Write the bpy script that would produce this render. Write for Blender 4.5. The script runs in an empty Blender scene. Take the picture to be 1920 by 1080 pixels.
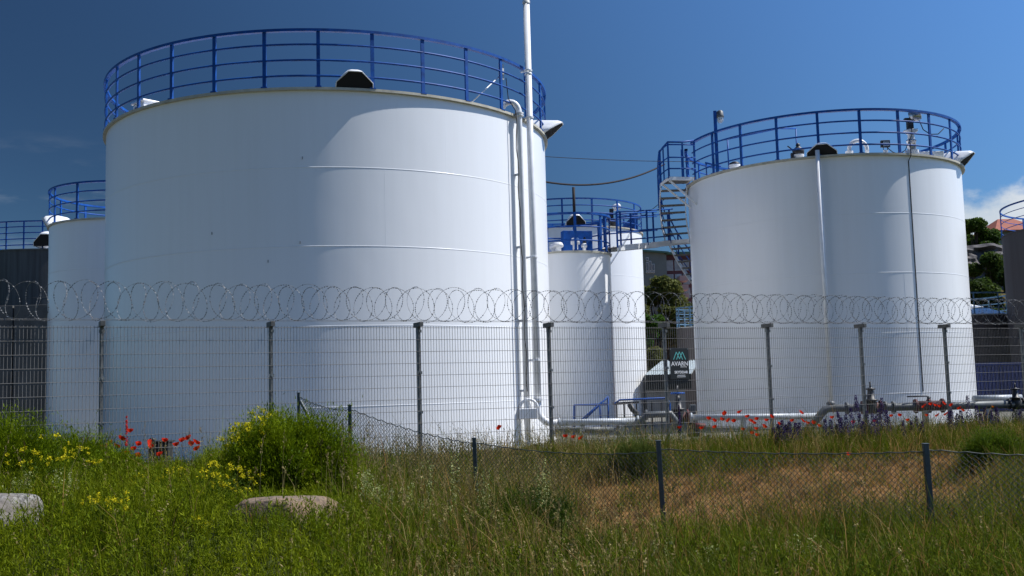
import bpy, math, random
import numpy as np
from mathutils import Vector, Matrix

S = bpy.context.scene
COL = S.collection
PI = math.pi
random.seed(7)
RNG = np.random.default_rng(11)

# ------------------------------------------------------------------ camera
FPX, PITCH, ROLL = 1950.0, 0.0945, 0.0266          # focal length in pixels of a 1920 wide picture
cam_d = bpy.data.cameras.new("camera")
cam_d.sensor_width = 36.0
cam_d.lens = FPX / 1920.0 * 36.0
cam_d.clip_start, cam_d.clip_end = 0.1, 3000.0
cam = bpy.data.objects.new("camera", cam_d)
COL.objects.link(cam)
_R = Vector((1, 0, 0)); _F = Vector((0, math.cos(PITCH), math.sin(PITCH))); _U = Vector((0, -math.sin(PITCH), math.cos(PITCH)))
_cr = math.cos(ROLL) * _R - math.sin(ROLL) * _U
_cu = math.sin(ROLL) * _R + math.cos(ROLL) * _U
cam.matrix_world = Matrix(((_cr.x, _cu.x, -_F.x, 0), (_cr.y, _cu.y, -_F.y, 0), (_cr.z, _cu.z, -_F.z, 0), (0, 0, 0, 1)))
S.camera = cam

# ------------------------------------------------------------------ world, sun, exposure
SUN_EL, SUN_AZ = math.radians(54), math.radians(84.5)       # azimuth clockwise from +Y
SKY_STRENGTH, SUN_STRENGTH, EXPOSURE = 0.117, 5.0, 0.36
SKY_TINT = (0.68, 1.06, 1.47, 1)
world = bpy.data.worlds.new("World")
S.world = world
world.use_nodes = True
wn, wl = world.node_tree.nodes, world.node_tree.links
bg = wn["Background"]
bg.inputs[1].default_value = SKY_STRENGTH
sky = wn.new("ShaderNodeTexSky")
sky.sky_type = 'NISHITA'; sky.sun_disc = False
sky.sun_elevation = SUN_EL; sky.sun_rotation = SUN_AZ
sky.altitude = 0; sky.air_density = 1.0; sky.dust_density = 0.1; sky.ozone_density = 2.5
tc = wn.new("ShaderNodeTexCoord")
sep = wn.new("ShaderNodeSeparateXYZ"); wl.new(tc.outputs["Generated"], sep.inputs[0])
def wmath(op, a, b=None, c=None):
    n = wn.new("ShaderNodeMath"); n.operation = op
    for i, v in enumerate((a, b, c)):
        if v is None: continue
        if isinstance(v, (int, float)): n.inputs[i].default_value = v
        else: wl.new(v, n.inputs[i])
    return n.outputs[0]
def wramp(v, lo, hi):
    n = wn.new("ShaderNodeMapRange"); n.interpolation_type = 'SMOOTHSTEP'
    n.inputs[1].default_value = lo; n.inputs[2].default_value = hi
    wl.new(v, n.inputs[0]); return n.outputs[0]
def wnoise(scale, detail, rough, stretch=(1, 1, 1)):
    mp = wn.new("ShaderNodeMapping"); mp.inputs["Scale"].default_value = stretch
    wl.new(tc.outputs["Generated"], mp.inputs[0])
    n = wn.new("ShaderNodeTexNoise"); n.inputs["Scale"].default_value = scale
    n.inputs["Detail"].default_value = detail; n.inputs["Roughness"].default_value = rough
    wl.new(mp.outputs[0], n.inputs["Vector"]); return n.outputs["Fac"]
az = wmath('ARCTAN2', sep.outputs[0], sep.outputs[1])
el = wmath('ARCSINE', sep.outputs[2])
n1 = wnoise(26, 8, 0.6, (1, 1, 1.6))
n2 = wnoise(9, 6, 0.55, (1, 1, 1.5))
# cumulus bank standing low in the right of the sky
top = wmath('SUBTRACT', wmath('ADD', wmath('MULTIPLY', n1, 0.05), wmath('MULTIPLY', n2, 0.07)), 0.06)
top = wmath('ADD', top, 0.158)
m_el = wramp(wmath('SUBTRACT', el, top), 0.012, -0.012)
m_az = wramp(az, 0.33, 0.38)
cum = wmath('MULTIPLY', wmath('MULTIPLY', m_el, m_az), 0.93)
# thin cirrus in the left of the sky
n3 = wnoise(7, 9, 0.62, (1, 1, 5))
c_el = wmath('MULTIPLY', wramp(el, 0.10, 0.15), wramp(el, 0.24, 0.185))
c_az = wmath('MULTIPLY', wramp(az, -0.30, -0.40), wramp(az, -0.75, -0.5))
cir = wmath('MULTIPLY', wmath('MULTIPLY', c_el, c_az), wmath('MULTIPLY', wramp(n3, 0.5, 0.75), 0.22))
ccol = wn.new("ShaderNodeMix"); ccol.data_type = 'RGBA'
wl.new(wramp(n2, 0.35, 0.62), ccol.inputs[0])
ccol.inputs[6].default_value = (3.9, 4.4, 4.9, 1); ccol.inputs[7].default_value = (5.6, 5.7, 5.8, 1)
mx1 = wn.new("ShaderNodeMix"); mx1.data_type = 'RGBA'
tint = wn.new("ShaderNodeMix"); tint.data_type = 'RGBA'; tint.blend_type = 'MULTIPLY'; tint.inputs[0].default_value = 1.0
tint.inputs[7].default_value = SKY_TINT
# clear air polarises skylight, most strongly at a right angle to the sun: the sky is deepest there
POLARISED = 0.84
dotn = wn.new("ShaderNodeVectorMath"); dotn.operation = 'DOT_PRODUCT'
wl.new(tc.outputs["Generated"], dotn.inputs[0])
dotn.inputs[1].default_value = (math.sin(SUN_AZ) * math.cos(SUN_EL), math.cos(SUN_AZ) * math.cos(SUN_EL), math.sin(SUN_EL))
c2 = wmath('MULTIPLY', dotn.outputs["Value"], dotn.outputs["Value"])
pol_f = wmath('SUBTRACT', 1.0, wmath('MULTIPLY', wmath('DIVIDE', wmath('SUBTRACT', 1.0, c2), wmath('ADD', 1.0, c2)), POLARISED))
scl = wn.new("ShaderNodeVectorMath"); scl.operation = 'SCALE'
wl.new(sky.outputs[0], scl.inputs[0]); wl.new(pol_f, scl.inputs["Scale"])
wl.new(scl.outputs[0], tint.inputs[6])
wl.new(tint.outputs[2], mx1.inputs[6]); wl.new(ccol.outputs[2], mx1.inputs[7])
wl.new(wmath('MAXIMUM', cum, cir), mx1.inputs[0])
wl.new(mx1.outputs[2], bg.inputs[0])

sun_d = bpy.data.lights.new("sun", 'SUN')
sun_d.energy = SUN_STRENGTH; sun_d.angle = math.radians(0.53); sun_d.color = (1.0, 0.975, 0.93)
sun = bpy.data.objects.new("sun", sun_d)
COL.objects.link(sun)
sdir = Vector((math.sin(SUN_AZ) * math.cos(SUN_EL), math.cos(SUN_AZ) * math.cos(SUN_EL), math.sin(SUN_EL)))
sun.rotation_euler = sdir.to_track_quat('Z', 'Y').to_euler()
sun.location = (60, 20, 60)

S.view_settings.view_transform = 'Standard'
S.view_settings.look = 'None'
S.view_settings.exposure = EXPOSURE
S.view_settings.gamma = 1.0
S.render.engine = 'CYCLES'
S.cycles.max_bounces = 8
S.cycles.diffuse_bounces = 4
S.cycles.glossy_bounces = 3
S.cycles.transmission_bounces = 3
S.cycles.use_adaptive_sampling = False
S.cycles.use_denoising = True
S.cycles.denoising_prefilter = 'ACCURATE'
S.cycles.sample_clamp_indirect = 4.0

# ------------------------------------------------------------------ pixel -> point helpers
def ray(px, py):
    x, y = (px - 960) / FPX, (py - 540) / FPX
    c, s = math.cos(ROLL), math.sin(ROLL)
    X = x * c - y * s; u = -(x * s + y * c)
    return _R * X + _F + _U * u
def at(px, py, Y):
    d = ray(px, py); return d * (Y / d.y)

# ------------------------------------------------------------------ mesh builder
class MB:
    def __init__(self):
        self.v = []; self.f = []; self.sm = []
    def add(self, vs, fs, smooth=False):
        o = len(self.v); self.v += [tuple(p) for p in vs]
        self.f += [tuple(i + o for i in f) for f in fs]; self.sm += [smooth] * len(fs)
        return self
    def box(self, c, size, rot=None, taper=1.0):
        c = Vector(c); hx, hy, hz = size[0] / 2, size[1] / 2, size[2] / 2
        vs = []
        for z in (-1, 1):
            t = taper if z > 0 else 1
            for x, y in ((-1, -1), (1, -1), (1, 1), (-1, 1)):
                p = Vector((x * hx * t, y * hy * t, z * hz))
                vs.append(c + (rot @ p if rot else p))
        return self.add(vs, [(3, 2, 1, 0), (4, 5, 6, 7), (0, 1, 5, 4), (1, 2, 6, 5), (2, 3, 7, 6), (3, 0, 4, 7)])
    def bar(self, a, b, w, h=None, up=(0, 0, 1)):
        a, b = Vector(a), Vector(b); d = b - a; L = d.length
        if L < 1e-6: return self
        z = d / L; u = Vector(up)
        if abs(z.dot(u)) > 0.98: u = Vector((1, 0, 0))
        x = u.cross(z).normalized(); y = z.cross(x)
        rot = Matrix((x, y, z)).transposed()
        return self.box((a + b) / 2, (w, h or w, L), rot)
    def tube(self, pts, r, seg=8, closed=False, cap=True):
        pts = [Vector(p) for p in pts]; n = len(pts)
        rs = r if isinstance(r, (list, tuple)) else [r] * n
        rings = []; prev = None
        for i, p in enumerate(pts):
            if closed: t = pts[(i + 1) % n] - pts[i - 1]
            else: t = pts[min(i + 1, n - 1)] - pts[max(i - 1, 0)]
            t = t.normalized() if t.length > 1e-9 else Vector((0, 0, 1))
            if prev is None:
                u = Vector((0, 0, 1)) if abs(t.z) < 0.9 else Vector((1, 0, 0))
            else: u = prev
            x = (u - t * u.dot(t))
            if x.length < 1e-6: x = t.orthogonal()
            x.normalize(); y = t.cross(x); prev = x
            rings.append([p + (x * math.cos(2 * PI * k / seg) + y * math.sin(2 * PI * k / seg)) * rs[i] for k in range(seg)])
        vs = [q for R in rings for q in R]; fs = []
        for i in range(n if closed else n - 1):
            a, b = i * seg, ((i + 1) % n) * seg
            for k in range(seg):
                fs.append((a + k, a + (k + 1) % seg, b + (k + 1) % seg, b + k))
        self.add(vs, fs, seg >= 6)
        if cap and not closed:
            o = len(self.v) - len(vs)
            self.f.append(tuple(o + k for k in reversed(range(seg)))); self.sm.append(False)
            self.f.append(tuple(o + (n - 1) * seg + k for k in range(seg))); self.sm.append(False)
        return self
    def lathe(self, prof, c=(0, 0, 0), seg=24, smooth=True, a0=0, a1=2 * PI, axis=None):
        c = Vector(c); full = abs(a1 - a0 - 2 * PI) < 1e-6; m = seg if full else seg + 1
        vs = []
        for r, z in prof:
            for k in range(m):
                a = a0 + (a1 - a0) * k / seg
                p = Vector((r * math.cos(a), r * math.sin(a), z))
                if axis is not None: p = axis @ p
                vs.append(c + p)
        fs = []
        for i in range(len(prof) - 1):
            for k in range(seg):
                k2 = (k + 1) % m
                fs.append((i * m + k, i * m + k2, (i + 1) * m + k2, (i + 1) * m + k))
        return self.add(vs, fs, smooth)
    def prism(self, poly, d):
        n = len(poly); P = [Vector(p) for p in poly]; d = Vector(d)
        vs = P + [p + d for p in P]
        fs = [tuple(range(n)), tuple(reversed(range(n, 2 * n)))] + [(i, i + n, (i + 1) % n + n, (i + 1) % n) for i in range(n)]
        return self.add(vs, fs)

ORG = {}
def build(name, mb, mat, parent=None, bevel=0.0, fix=True):
    me = bpy.data.meshes.new(name)
    o = bpy.data.objects.new(name, me); COL.objects.link(o)
    org = Vector((0, 0, 0))
    if parent is not None:
        org = ORG[parent.name]; o.parent = parent
    ORG[o.name] = org
    me.from_pydata([tuple(Vector(p) - org) for p in mb.v], [], mb.f)
    me.polygons.foreach_set("use_smooth", mb.sm)
    if fix:
        import bmesh
        bm = bmesh.new(); bm.from_mesh(me); bmesh.ops.recalc_face_normals(bm, faces=bm.faces); bm.to_mesh(me); bm.free()
    me.materials.append(mat)
    if bevel:
        b = o.modifiers.new("bevel", 'BEVEL'); b.width = bevel; b.segments = 2; b.limit_method = 'ANGLE'
    return o
def tag(o, label, cat, group=None):
    o["label"] = label; o["category"] = cat
    if group: o["group"] = group
    return o
def kind(o, k):
    o["kind"] = k; return o
def thing(name, label, cat, loc=(0, 0, 0), group=None):
    o = bpy.data.objects.new(name, None); COL.objects.link(o)
    o.location = loc; o.empty_display_size = 0.2
    ORG[o.name] = Vector(loc)
    return tag(o, label, cat, group)
def solo(name, mb, mat, label, cat, loc, group=None):
    """a thing that is one mesh, its origin at loc"""
    o = build(name, mb, mat); me = o.data
    for v in me.vertices: v.co -= Vector(loc)
    o.location = loc
    return tag(o, label, cat, group)

# ------------------------------------------------------------------ materials
def material(name, col, rough=0.5, metal=0.0, spec=0.5, var=0.0, vscale=3.0, dirt=None, bump=0.0, bscale=30.0, stretch=(1, 1, 1), coat=0.0):
    m = bpy.data.materials.new(name); m.use_nodes = True
    n, l = m.node_tree.nodes, m.node_tree.links
    b = n["Principled BSDF"]
    b.inputs["Base Color"].default_value = (*col, 1); b.inputs["Roughness"].default_value = rough
    b.inputs["Metallic"].default_value = metal; b.inputs["Specular IOR Level"].default_value = spec
    if coat: b.inputs["Coat Weight"].default_value = coat; b.inputs["Coat Roughness"].default_value = 0.15
    tcn = n.new("ShaderNodeTexCoord"); mp = n.new("ShaderNodeMapping"); mp.inputs["Scale"].default_value = stretch
    l.new(tcn.outputs["Object"], mp.inputs[0])
    if var or dirt:
        nz = n.new("ShaderNodeTexNoise"); nz.inputs["Scale"].default_value = vscale; nz.inputs["Detail"].default_value = 7
        nz.inputs["Roughness"].default_value = 0.62
        l.new(mp.outputs[0], nz.inputs["Vector"])
        r = n.new("ShaderNodeValToRGB")
        d = dirt or tuple(c * (1 - var) for c in col)
        r.color_ramp.elements[0].position = 0.33; r.color_ramp.elements[0].color = (*d, 1)
        r.color_ramp.elements[1].position = 0.62; r.color_ramp.elements[1].color = (*col, 1)
        l.new(nz.outputs["Fac"], r.inputs[0]); l.new(r.outputs[0], b.inputs["Base Color"])
    if bump:
        nb = n.new("ShaderNodeTexNoise"); nb.inputs["Scale"].default_value = bscale; nb.inputs["Detail"].default_value = 5
        l.new(mp.outputs[0], nb.inputs["Vector"])
        bn = n.new("ShaderNodeBump"); bn.inputs["Strength"].default_value = bump; bn.inputs["Distance"].default_value = 0.02
        l.new(nb.outputs["Fac"], bn.inputs["Height"]); l.new(bn.outputs[0], b.inputs["Normal"])
    return m

def tank_paint(name, col, streak, amount, rough=0.28):
    """gloss paint on rolled plate: gentle waviness, rain streaks and a few stains"""
    m = bpy.data.materials.new(name); m.use_nodes = True
    n, l = m.node_tree.nodes, m.node_tree.links
    b = n["Principled BSDF"]; b.inputs["Roughness"].default_value = rough
    t = n.new("ShaderNodeTexCoord")
    mp = n.new("ShaderNodeMapping"); mp.inputs["Scale"].default_value = (3.2, 3.2, 0.16); l.new(t.outputs["Object"], mp.inputs[0])
    nz = n.new("ShaderNodeTexNoise"); nz.inputs["Scale"].default_value = 1.6; nz.inputs["Detail"].default_value = 9; nz.inputs["Roughness"].default_value = 0.65
    l.new(mp.outputs[0], nz.inputs["Vector"])
    r = n.new("ShaderNodeValToRGB")
    r.color_ramp.elements[0].position = 0.30; r.color_ramp.elements[1].position = 0.60
    r.color_ramp.elements[0].color = (*[c * (1 - amount) + s * amount for c, s in zip(col, streak)], 1); r.color_ramp.elements[1].color = (*col, 1)
    l.new(nz.outputs["Fac"], r.inputs[0])
    sp = n.new("ShaderNodeTexNoise"); sp.inputs["Scale"].default_value = 2.3; sp.inputs["Detail"].default_value = 10; sp.inputs["Roughness"].default_value = 0.75
    l.new(t.outputs["Object"], sp.inputs["Vector"])
    r2 = n.new("ShaderNodeValToRGB"); r2.color_ramp.elements[0].position = 0.74; r2.color_ramp.elements[1].position = 0.80
    r2.color_ramp.elements[0].color = (0, 0, 0, 1); r2.color_ramp.elements[1].color = (0.5, 0.5, 0.5, 1)
    l.new(sp.outputs["Fac"], r2.inputs[0])
    mx = n.new("ShaderNodeMix"); mx.data_type = 'RGBA'; mx.inputs[7].default_value = (*streak, 1)
    l.new(r2.outputs[0], mx.inputs[0]); l.new(r.outputs[0], mx.inputs[6]); l.new(mx.outputs[2], b.inputs["Base Color"])
    mp2 = n.new("ShaderNodeMapping"); mp2.inputs["Scale"].default_value = (1, 1, 0.5); l.new(t.outputs["Object"], mp2.inputs[0])
    wv = n.new("ShaderNodeTexNoise"); wv.inputs["Scale"].default_value = 0.8; wv.inputs["Detail"].default_value = 2
    l.new(mp2.outputs[0], wv.inputs["Vector"])
    bp = n.new("ShaderNodeBump"); bp.inputs["Strength"].default_value = 0.25; bp.inputs["Distance"].default_value = 0.05
    l.new(wv.outputs["Fac"], bp.inputs["Height"]); l.new(bp.outputs[0], b.inputs["Normal"])
    return m

M = {}
M["tank"] = tank_paint("tank_white_paint", (0.80, 0.81, 0.82), (0.60, 0.59, 0.56), 0.12)
M["greytank"] = tank_paint("weathered_dark_steel", (0.075, 0.08, 0.082), (0.025, 0.024, 0.023), 0.9, 0.6)
M["browntank"] = tank_paint("dark_purple_grey_steel", (0.095, 0.082, 0.082), (0.06, 0.048, 0.044), 0.8, 0.6)
M["rim"] = material("rim_beige", (0.50, 0.47, 0.38), 0.6, var=0.3, vscale=5)
M["roof"] = material("roof_white", (0.75, 0.76, 0.77), 0.5, var=0.15, vscale=2)
M["white"] = material("white_pipe_paint", (0.78, 0.79, 0.80), 0.35, var=0.14, vscale=4)
M["blue"] = material("blue_railing_paint", (0.004, 0.075, 0.33), 0.5, spec=0.25, var=0.4, vscale=6)
M["paleblue"] = material("faded_blue_paint", (0.10, 0.20, 0.30), 0.6, spec=0.2, var=0.4, vscale=8)
M["galv"] = material("galvanised_steel", (0.17, 0.19, 0.19), 0.5, 0.35, var=0.5, vscale=22)
M["galvdark"] = material("galvanised_bracket", (0.10, 0.10, 0.095), 0.55, 0.3, var=0.4, vscale=20)
M["wire"] = material("galvanised_wire", (0.17, 0.165, 0.16), 0.75, 0.0, 0.15)
M["razor"] = material("razor_steel", (0.19, 0.19, 0.19), 0.6, 0.0, 0.3)
M["chainpost"] = material("green_grey_post_paint", (0.055, 0.075, 0.08), 0.55, var=0.3, vscale=15)
M["chainwire"] = material("dark_plastic_coated_wire", (0.035, 0.045, 0.042), 0.55)
M["black"] = material("black_screen", (0.006, 0.006, 0.007), 0.8)
M["dark"] = material("dark_iron", (0.022, 0.022, 0.025), 0.5, var=0.3, vscale=12)
M["rust"] = material("rusted_red_iron", (0.13, 0.03, 0.03), 0.7, var=0.5, vscale=15)
M["grating"] = material("weathered_steel_tread", (0.16, 0.15, 0.14), 0.7, var=0.4, vscale=12)
M["shadedpipe"] = material("shade_toned_white_pipe_paint", (0.47, 0.50, 0.52), 0.4, var=0.3, vscale=6)  # white pipe paint again, greyed so the pipe runs' shade is in the colour
M["greypipe"] = material("grey_pipe", (0.105, 0.115, 0.118), 0.5, var=0.4, vscale=8)
M["cable"] = material("cable_sheath", (0.025, 0.021, 0.022), 0.7, spec=0.15)
M["glass"] = material("lamp_glass", (0.5, 0.55, 0.58), 0.1)
M["alu"] = material("aluminium_cover", (0.55, 0.56, 0.58), 0.28, 0.8, var=0.15, vscale=9)
M["concrete"] = material("old_concrete", (0.13, 0.127, 0.118), 0.85, var=0.45, vscale=1.6, bump=0.3, stretch=(1, 1, 0.35))
M["plinth"] = material("pale_concrete", (0.55, 0.54, 0.51), 0.8, var=0.3, vscale=5)
M["bluesteel"] = material("blue_container_paint", (0.012, 0.03, 0.16), 0.45, var=0.35, vscale=2, stretch=(1, 1, 0.3))
M["sign"] = material("sign_black", (0.008, 0.01, 0.011), 0.35)
M["signwhite"] = material("sign_white", (0.75, 0.76, 0.76), 0.4)
M["signteal"] = material("sign_teal", (0.13, 0.50, 0.47), 0.4)
M["plate"] = material("grey_plate", (0.45, 0.46, 0.44), 0.5, var=0.2)
M["render"] = material("grey_green_render", (0.17, 0.20, 0.19), 0.85, var=0.12, vscale=1.2)
M["bwhite"] = material("white_window_frame", (0.6, 0.62, 0.62), 0.5)
M["bglass"] = material("window_pane", (0.05, 0.08, 0.12), 0.08)
M["bglass2"] = material("curtained_pane", (0.25, 0.30, 0.36), 0.15, var=0.4, vscale=1.2)
M["maroon"] = material("maroon_facade_frame", (0.09, 0.025, 0.035), 0.6)
M["copper"] = material("green_copper_roof", (0.06, 0.14, 0.10), 0.6)
M["pink"] = material("pale_pink_balcony", (0.45, 0.32, 0.30), 0.7)
M["redroof"] = material("red_roof_tiles", (0.30, 0.075, 0.035), 0.8, var=0.3, vscale=3)
M["shedwall"] = material("grey_shed_boards", (0.24, 0.24, 0.24), 0.8, var=0.25, vscale=3, stretch=(1, 1, 0.2))
M["shedroof"] = material("pale_metal_roof", (0.45, 0.50, 0.50), 0.4, 0.2, var=0.2, vscale=4)
M["bark"] = material("bark", (0.07, 0.05, 0.035), 0.9, var=0.5, vscale=10, bump=0.5)
M["woodbrown"] = material("dark_stained_wood", (0.018, 0.02, 0.016), 0.6, var=0.4, vscale=12)

def leaf_mat(name, transl=0.3, rough=0.55):
    m = bpy.data.materials.new(name); m.use_nodes = True
    n, l = m.node_tree.nodes, m.node_tree.links
    b = n["Principled BSDF"]; b.inputs["Roughness"].default_value = rough; b.inputs["Specular IOR Level"].default_value = 0.06
    a = n.new("ShaderNodeAttribute"); a.attribute_name = "Col"
    l.new(a.outputs["Color"], b.inputs["Base Color"])
    t = n.new("ShaderNodeBsdfTranslucent"); l.new(a.outputs["Color"], t.inputs[0])
    mx = n.new("ShaderNodeMixShader"); mx.inputs[0].default_value = transl
    l.new(b.outputs[0], mx.inputs[1]); l.new(t.outputs[0], mx.inputs[2]); l.new(mx.outputs[0], n["Material Output"].inputs[0])
    return m
M["leaf"] = leaf_mat("leaf_blades", 0.38)
M["petal"] = leaf_mat("petals", 0.35, 0.5)

def rock_mat(name, c1, c2, c3):
    m = bpy.data.materials.new(name); m.use_nodes = True
    n, l = m.node_tree.nodes, m.node_tree.links
    b = n["Principled BSDF"]; b.inputs["Roughness"].default_value = 0.9
    t = n.new("ShaderNodeTexCoord")
    nz = n.new("ShaderNodeTexNoise"); nz.inputs["Scale"].default_value = 28; nz.inputs["Detail"].default_value = 6
    l.new(t.outputs["Object"], nz.inputs["Vector"])
    r = n.new("ShaderNodeValToRGB"); e = r.color_ramp.elements
    e[0].position = 0.38; e[0].color = (*c2, 1); e[1].position = 0.60; e[1].color = (*c1, 1)
    l.new(nz.outputs["Fac"], r.inputs[0])
    n2 = n.new("ShaderNodeTexNoise"); n2.inputs["Scale"].default_value = 5; n2.inputs["Detail"].default_value = 8
    l.new(t.outputs["Object"], n2.inputs["Vector"])
    r2 = n.new("ShaderNodeValToRGB"); r2.color_ramp.elements[0].position = 0.45; r2.color_ramp.elements[1].position = 0.6
    l.new(n2.outputs["Fac"], r2.inputs[0])
    mx = n.new("ShaderNodeMix"); mx.data_type = 'RGBA'; mx.inputs[7].default_value = (*c3, 1)
    l.new(r2.outputs[0], mx.inputs[0]); l.new(r.outputs[0], mx.inputs[6]); l.new(mx.outputs[2], b.inputs["Base Color"])
    bp = n.new("ShaderNodeBump"); bp.inputs["Strength"].default_value = 0.7; bp.inputs["Distance"].default_value = 0.02
    l.new(nz.outputs["Fac"], bp.inputs["Height"]); l.new(bp.outputs[0], b.inputs["Normal"])
    return m
M["granite"] = rock_mat("speckled_granite", (0.26, 0.245, 0.22), (0.05, 0.047, 0.042), (0.15, 0.13, 0.11))
M["sandstone"] = rock_mat("tan_boulder", (0.21, 0.15, 0.10), (0.085, 0.066, 0.05), (0.20, 0.13, 0.075))
M["cliff"] = rock_mat("dark_rock_face", (0.12, 0.11, 0.11), (0.045, 0.04, 0.04), (0.09, 0.08, 0.08))

# ------------------------------------------------------------------ ground
def sstep(a, b, x):
    t = np.clip((x - a) / (b - a), 0, 1); return t * t * (3 - 2 * t)
def wob(x, y):
    return (np.sin(x * 1.7 + y * 0.6) + np.sin(x * 0.8 - y * 1.9 + 1.3) + np.sin(x * 3.1 + y * 2.3 + 0.5) * 0.5) / 2.5
FX, FY, FA = -6.0806, 15.3567, 0.4613
FDX, FDY = math.cos(FA), math.sin(FA)
def fence_d(x, y):
    return -(x - FX) * FDY + (y - FY) * FDX
SITE_Z = -1.36
def terrain(x, y):
    x = np.asarray(x, float); y = np.asarray(y, float)
    u = x / np.maximum(y, 3.0)
    z = -1.64 + 0.50 * sstep(-0.04, -0.20, u) * sstep(6.4, 9.6, y) + 0.10 * sstep(9.5, 7, y) * sstep(0.0, 0.4, u)
    z = z + 0.035 * wob(x, y)
    d = fence_d(x, y)
    z = z + (SITE_Z - z) * sstep(-1.9, 0.3, d)
    far = np.hypot(x, y)
    hill = 6.0 * sstep(52, 92, y) + 4.4 * sstep(58, 82, y) * sstep(20, 30, x)
    hill = hill + 6 * sstep(120, 400, far) * (0.6 + 0.4 * np.sin(np.arctan2(x, y) * 9))
    return z + hill * sstep(40, 60, far)
def tz(x, y): return float(terrain(x, y))

def ground():
    xs = np.concatenate([-np.geomspace(1500, 26, 34), np.linspace(-25, 25, 201), np.geomspace(26, 1500, 34)])
    ys = np.concatenate([-np.geomspace(1500, 8, 20), np.linspace(-6, 26, 129), np.linspace(27, 110, 60), np.geomspace(114, 2200, 26)])
    X, Y = np.meshgrid(xs, ys); Z = terrain(X, Y)
    nx, ny = len(xs), len(ys)
    co = np.stack([X, Y, Z], -1).reshape(-1, 3)
    i = np.arange((ny - 1) * nx).reshape(ny - 1, nx)[:, :-1].ravel()
    f = np.stack([i, i + 1, i + nx + 1, i + nx], 1)
    me = bpy.data.meshes.new("ground")
    me.from_pydata(co.tolist(), [], f.tolist())
    me.polygons.foreach_set("use_smooth", [True] * len(f))
    d = fence_d(X, Y).ravel(); far = np.hypot(X, Y).ravel()
    site = sstep(-0.3, 0.9, d) * (1 - sstep(44, 52, far))
    u = (X / np.maximum(Y, 3)).ravel()
    dry = sstep(0.0, 0.10, u) * (1 - sstep(0.42, 0.5, u)) * sstep(9.7, 11.2, Y.ravel() - 7.0 * np.maximum(u - 0.17, 0)) * (1 - site)
    ca = me.attributes.new("site", 'FLOAT', 'POINT'); ca.data.foreach_set("value", site)
    cb = me.attributes.new("dry", 'FLOAT', 'POINT'); cb.data.foreach_set("value", dry)
    o = bpy.data.objects.new("ground", me); COL.objects.link(o); kind(o, "structure")
    m = bpy.data.materials.new("ground"); m.use_nodes = True
    n, l = m.node_tree.nodes, m.node_tree.links
    b = n["Principled BSDF"]; b.inputs["Roughness"].default_value = 0.95; b.inputs["Specular IOR Level"].default_value = 0.1
    t = n.new("ShaderNodeTexCoord")
    def noisecol(scale, c1, c2, lo=0.35, hi=0.65):
        nz = n.new("ShaderNodeTexNoise"); nz.inputs["Scale"].default_value = scale; nz.inputs["Detail"].default_value = 9; nz.inputs["Roughness"].default_value = 0.7
        l.new(t.outputs["Object"], nz.inputs["Vector"])
        r = n.new("ShaderNodeValToRGB"); r.color_ramp.elements[0].position = lo; r.color_ramp.elements[1].position = hi
        r.color_ramp.elements[0].color = (*c1, 1); r.color_ramp.elements[1].color = (*c2, 1)
        l.new(nz.outputs["Fac"], r.inputs[0]); return r.outputs[0]
    grass = noisecol(1.5, (0.030, 0.040, 0.010), (0.065, 0.075, 0.018))
    dryc = noisecol(3.0, (0.085, 0.046, 0.016), (0.25, 0.13, 0.045))
    grav = noisecol(7.0, (0.10, 0.10, 0.085), (0.20, 0.19, 0.165))
    def mix(fac, a, bb):
        mx = n.new("ShaderNodeMix"); mx.data_type = 'RGBA'; l.new(fac, mx.inputs[0]); l.new(a, mx.inputs[6]); l.new(bb, mx.inputs[7]); return mx.outputs[2]
    a1 = n.new("ShaderNodeAttribute"); a1.attribute_name = "site"
    a2 = n.new("ShaderNodeAttribute"); a2.attribute_name = "dry"
    l.new(mix(a1.outputs["Fac"], mix(a2.outputs["Fac"], grass, dryc), grav), b.inputs["Base Color"])
    nb = n.new("ShaderNodeTexNoise"); nb.inputs["Scale"].default_value = 18; nb.inputs["Detail"].default_value = 6
    l.new(t.outputs["Object"], nb.inputs["Vector"])
    bp = n.new("ShaderNodeBump"); bp.inputs["Strength"].default_value = 0.6; bp.inputs["Distance"].default_value = 0.05
    l.new(nb.outputs["Fac"], bp.inputs["Height"]); l.new(bp.outputs[0], b.inputs["Normal"])
    me.materials.append(m)
ground()

# ------------------------------------------------------------------ tanks
def pol(c, r, a, z): return Vector((c[0] + r * math.cos(a), c[1] + r * math.sin(a), z))
def face_cam(c): return math.atan2(-c[1], -c[0])
def angle_at(c, r, px, z=4.0):
    """angle on a circle about c whose point shows at picture column px (near side)"""
    base = face_cam(c); best = None
    for k in range(-900, 901):
        a = base + k / 900 * math.acos(min(1, r / math.hypot(*c)))
        x, y = c[0] + r * math.cos(a), c[1] + r * math.sin(a)
        # column at height of the horizon + 3 m
        p = Vector((x, y, z)); d = p.dot(_F); cx = 960 + FPX * (p.dot(_cr)) / d
        e = abs(cx - px)
        if best is None or e < best[0]: best = (e, a)
    return best[1]

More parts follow.
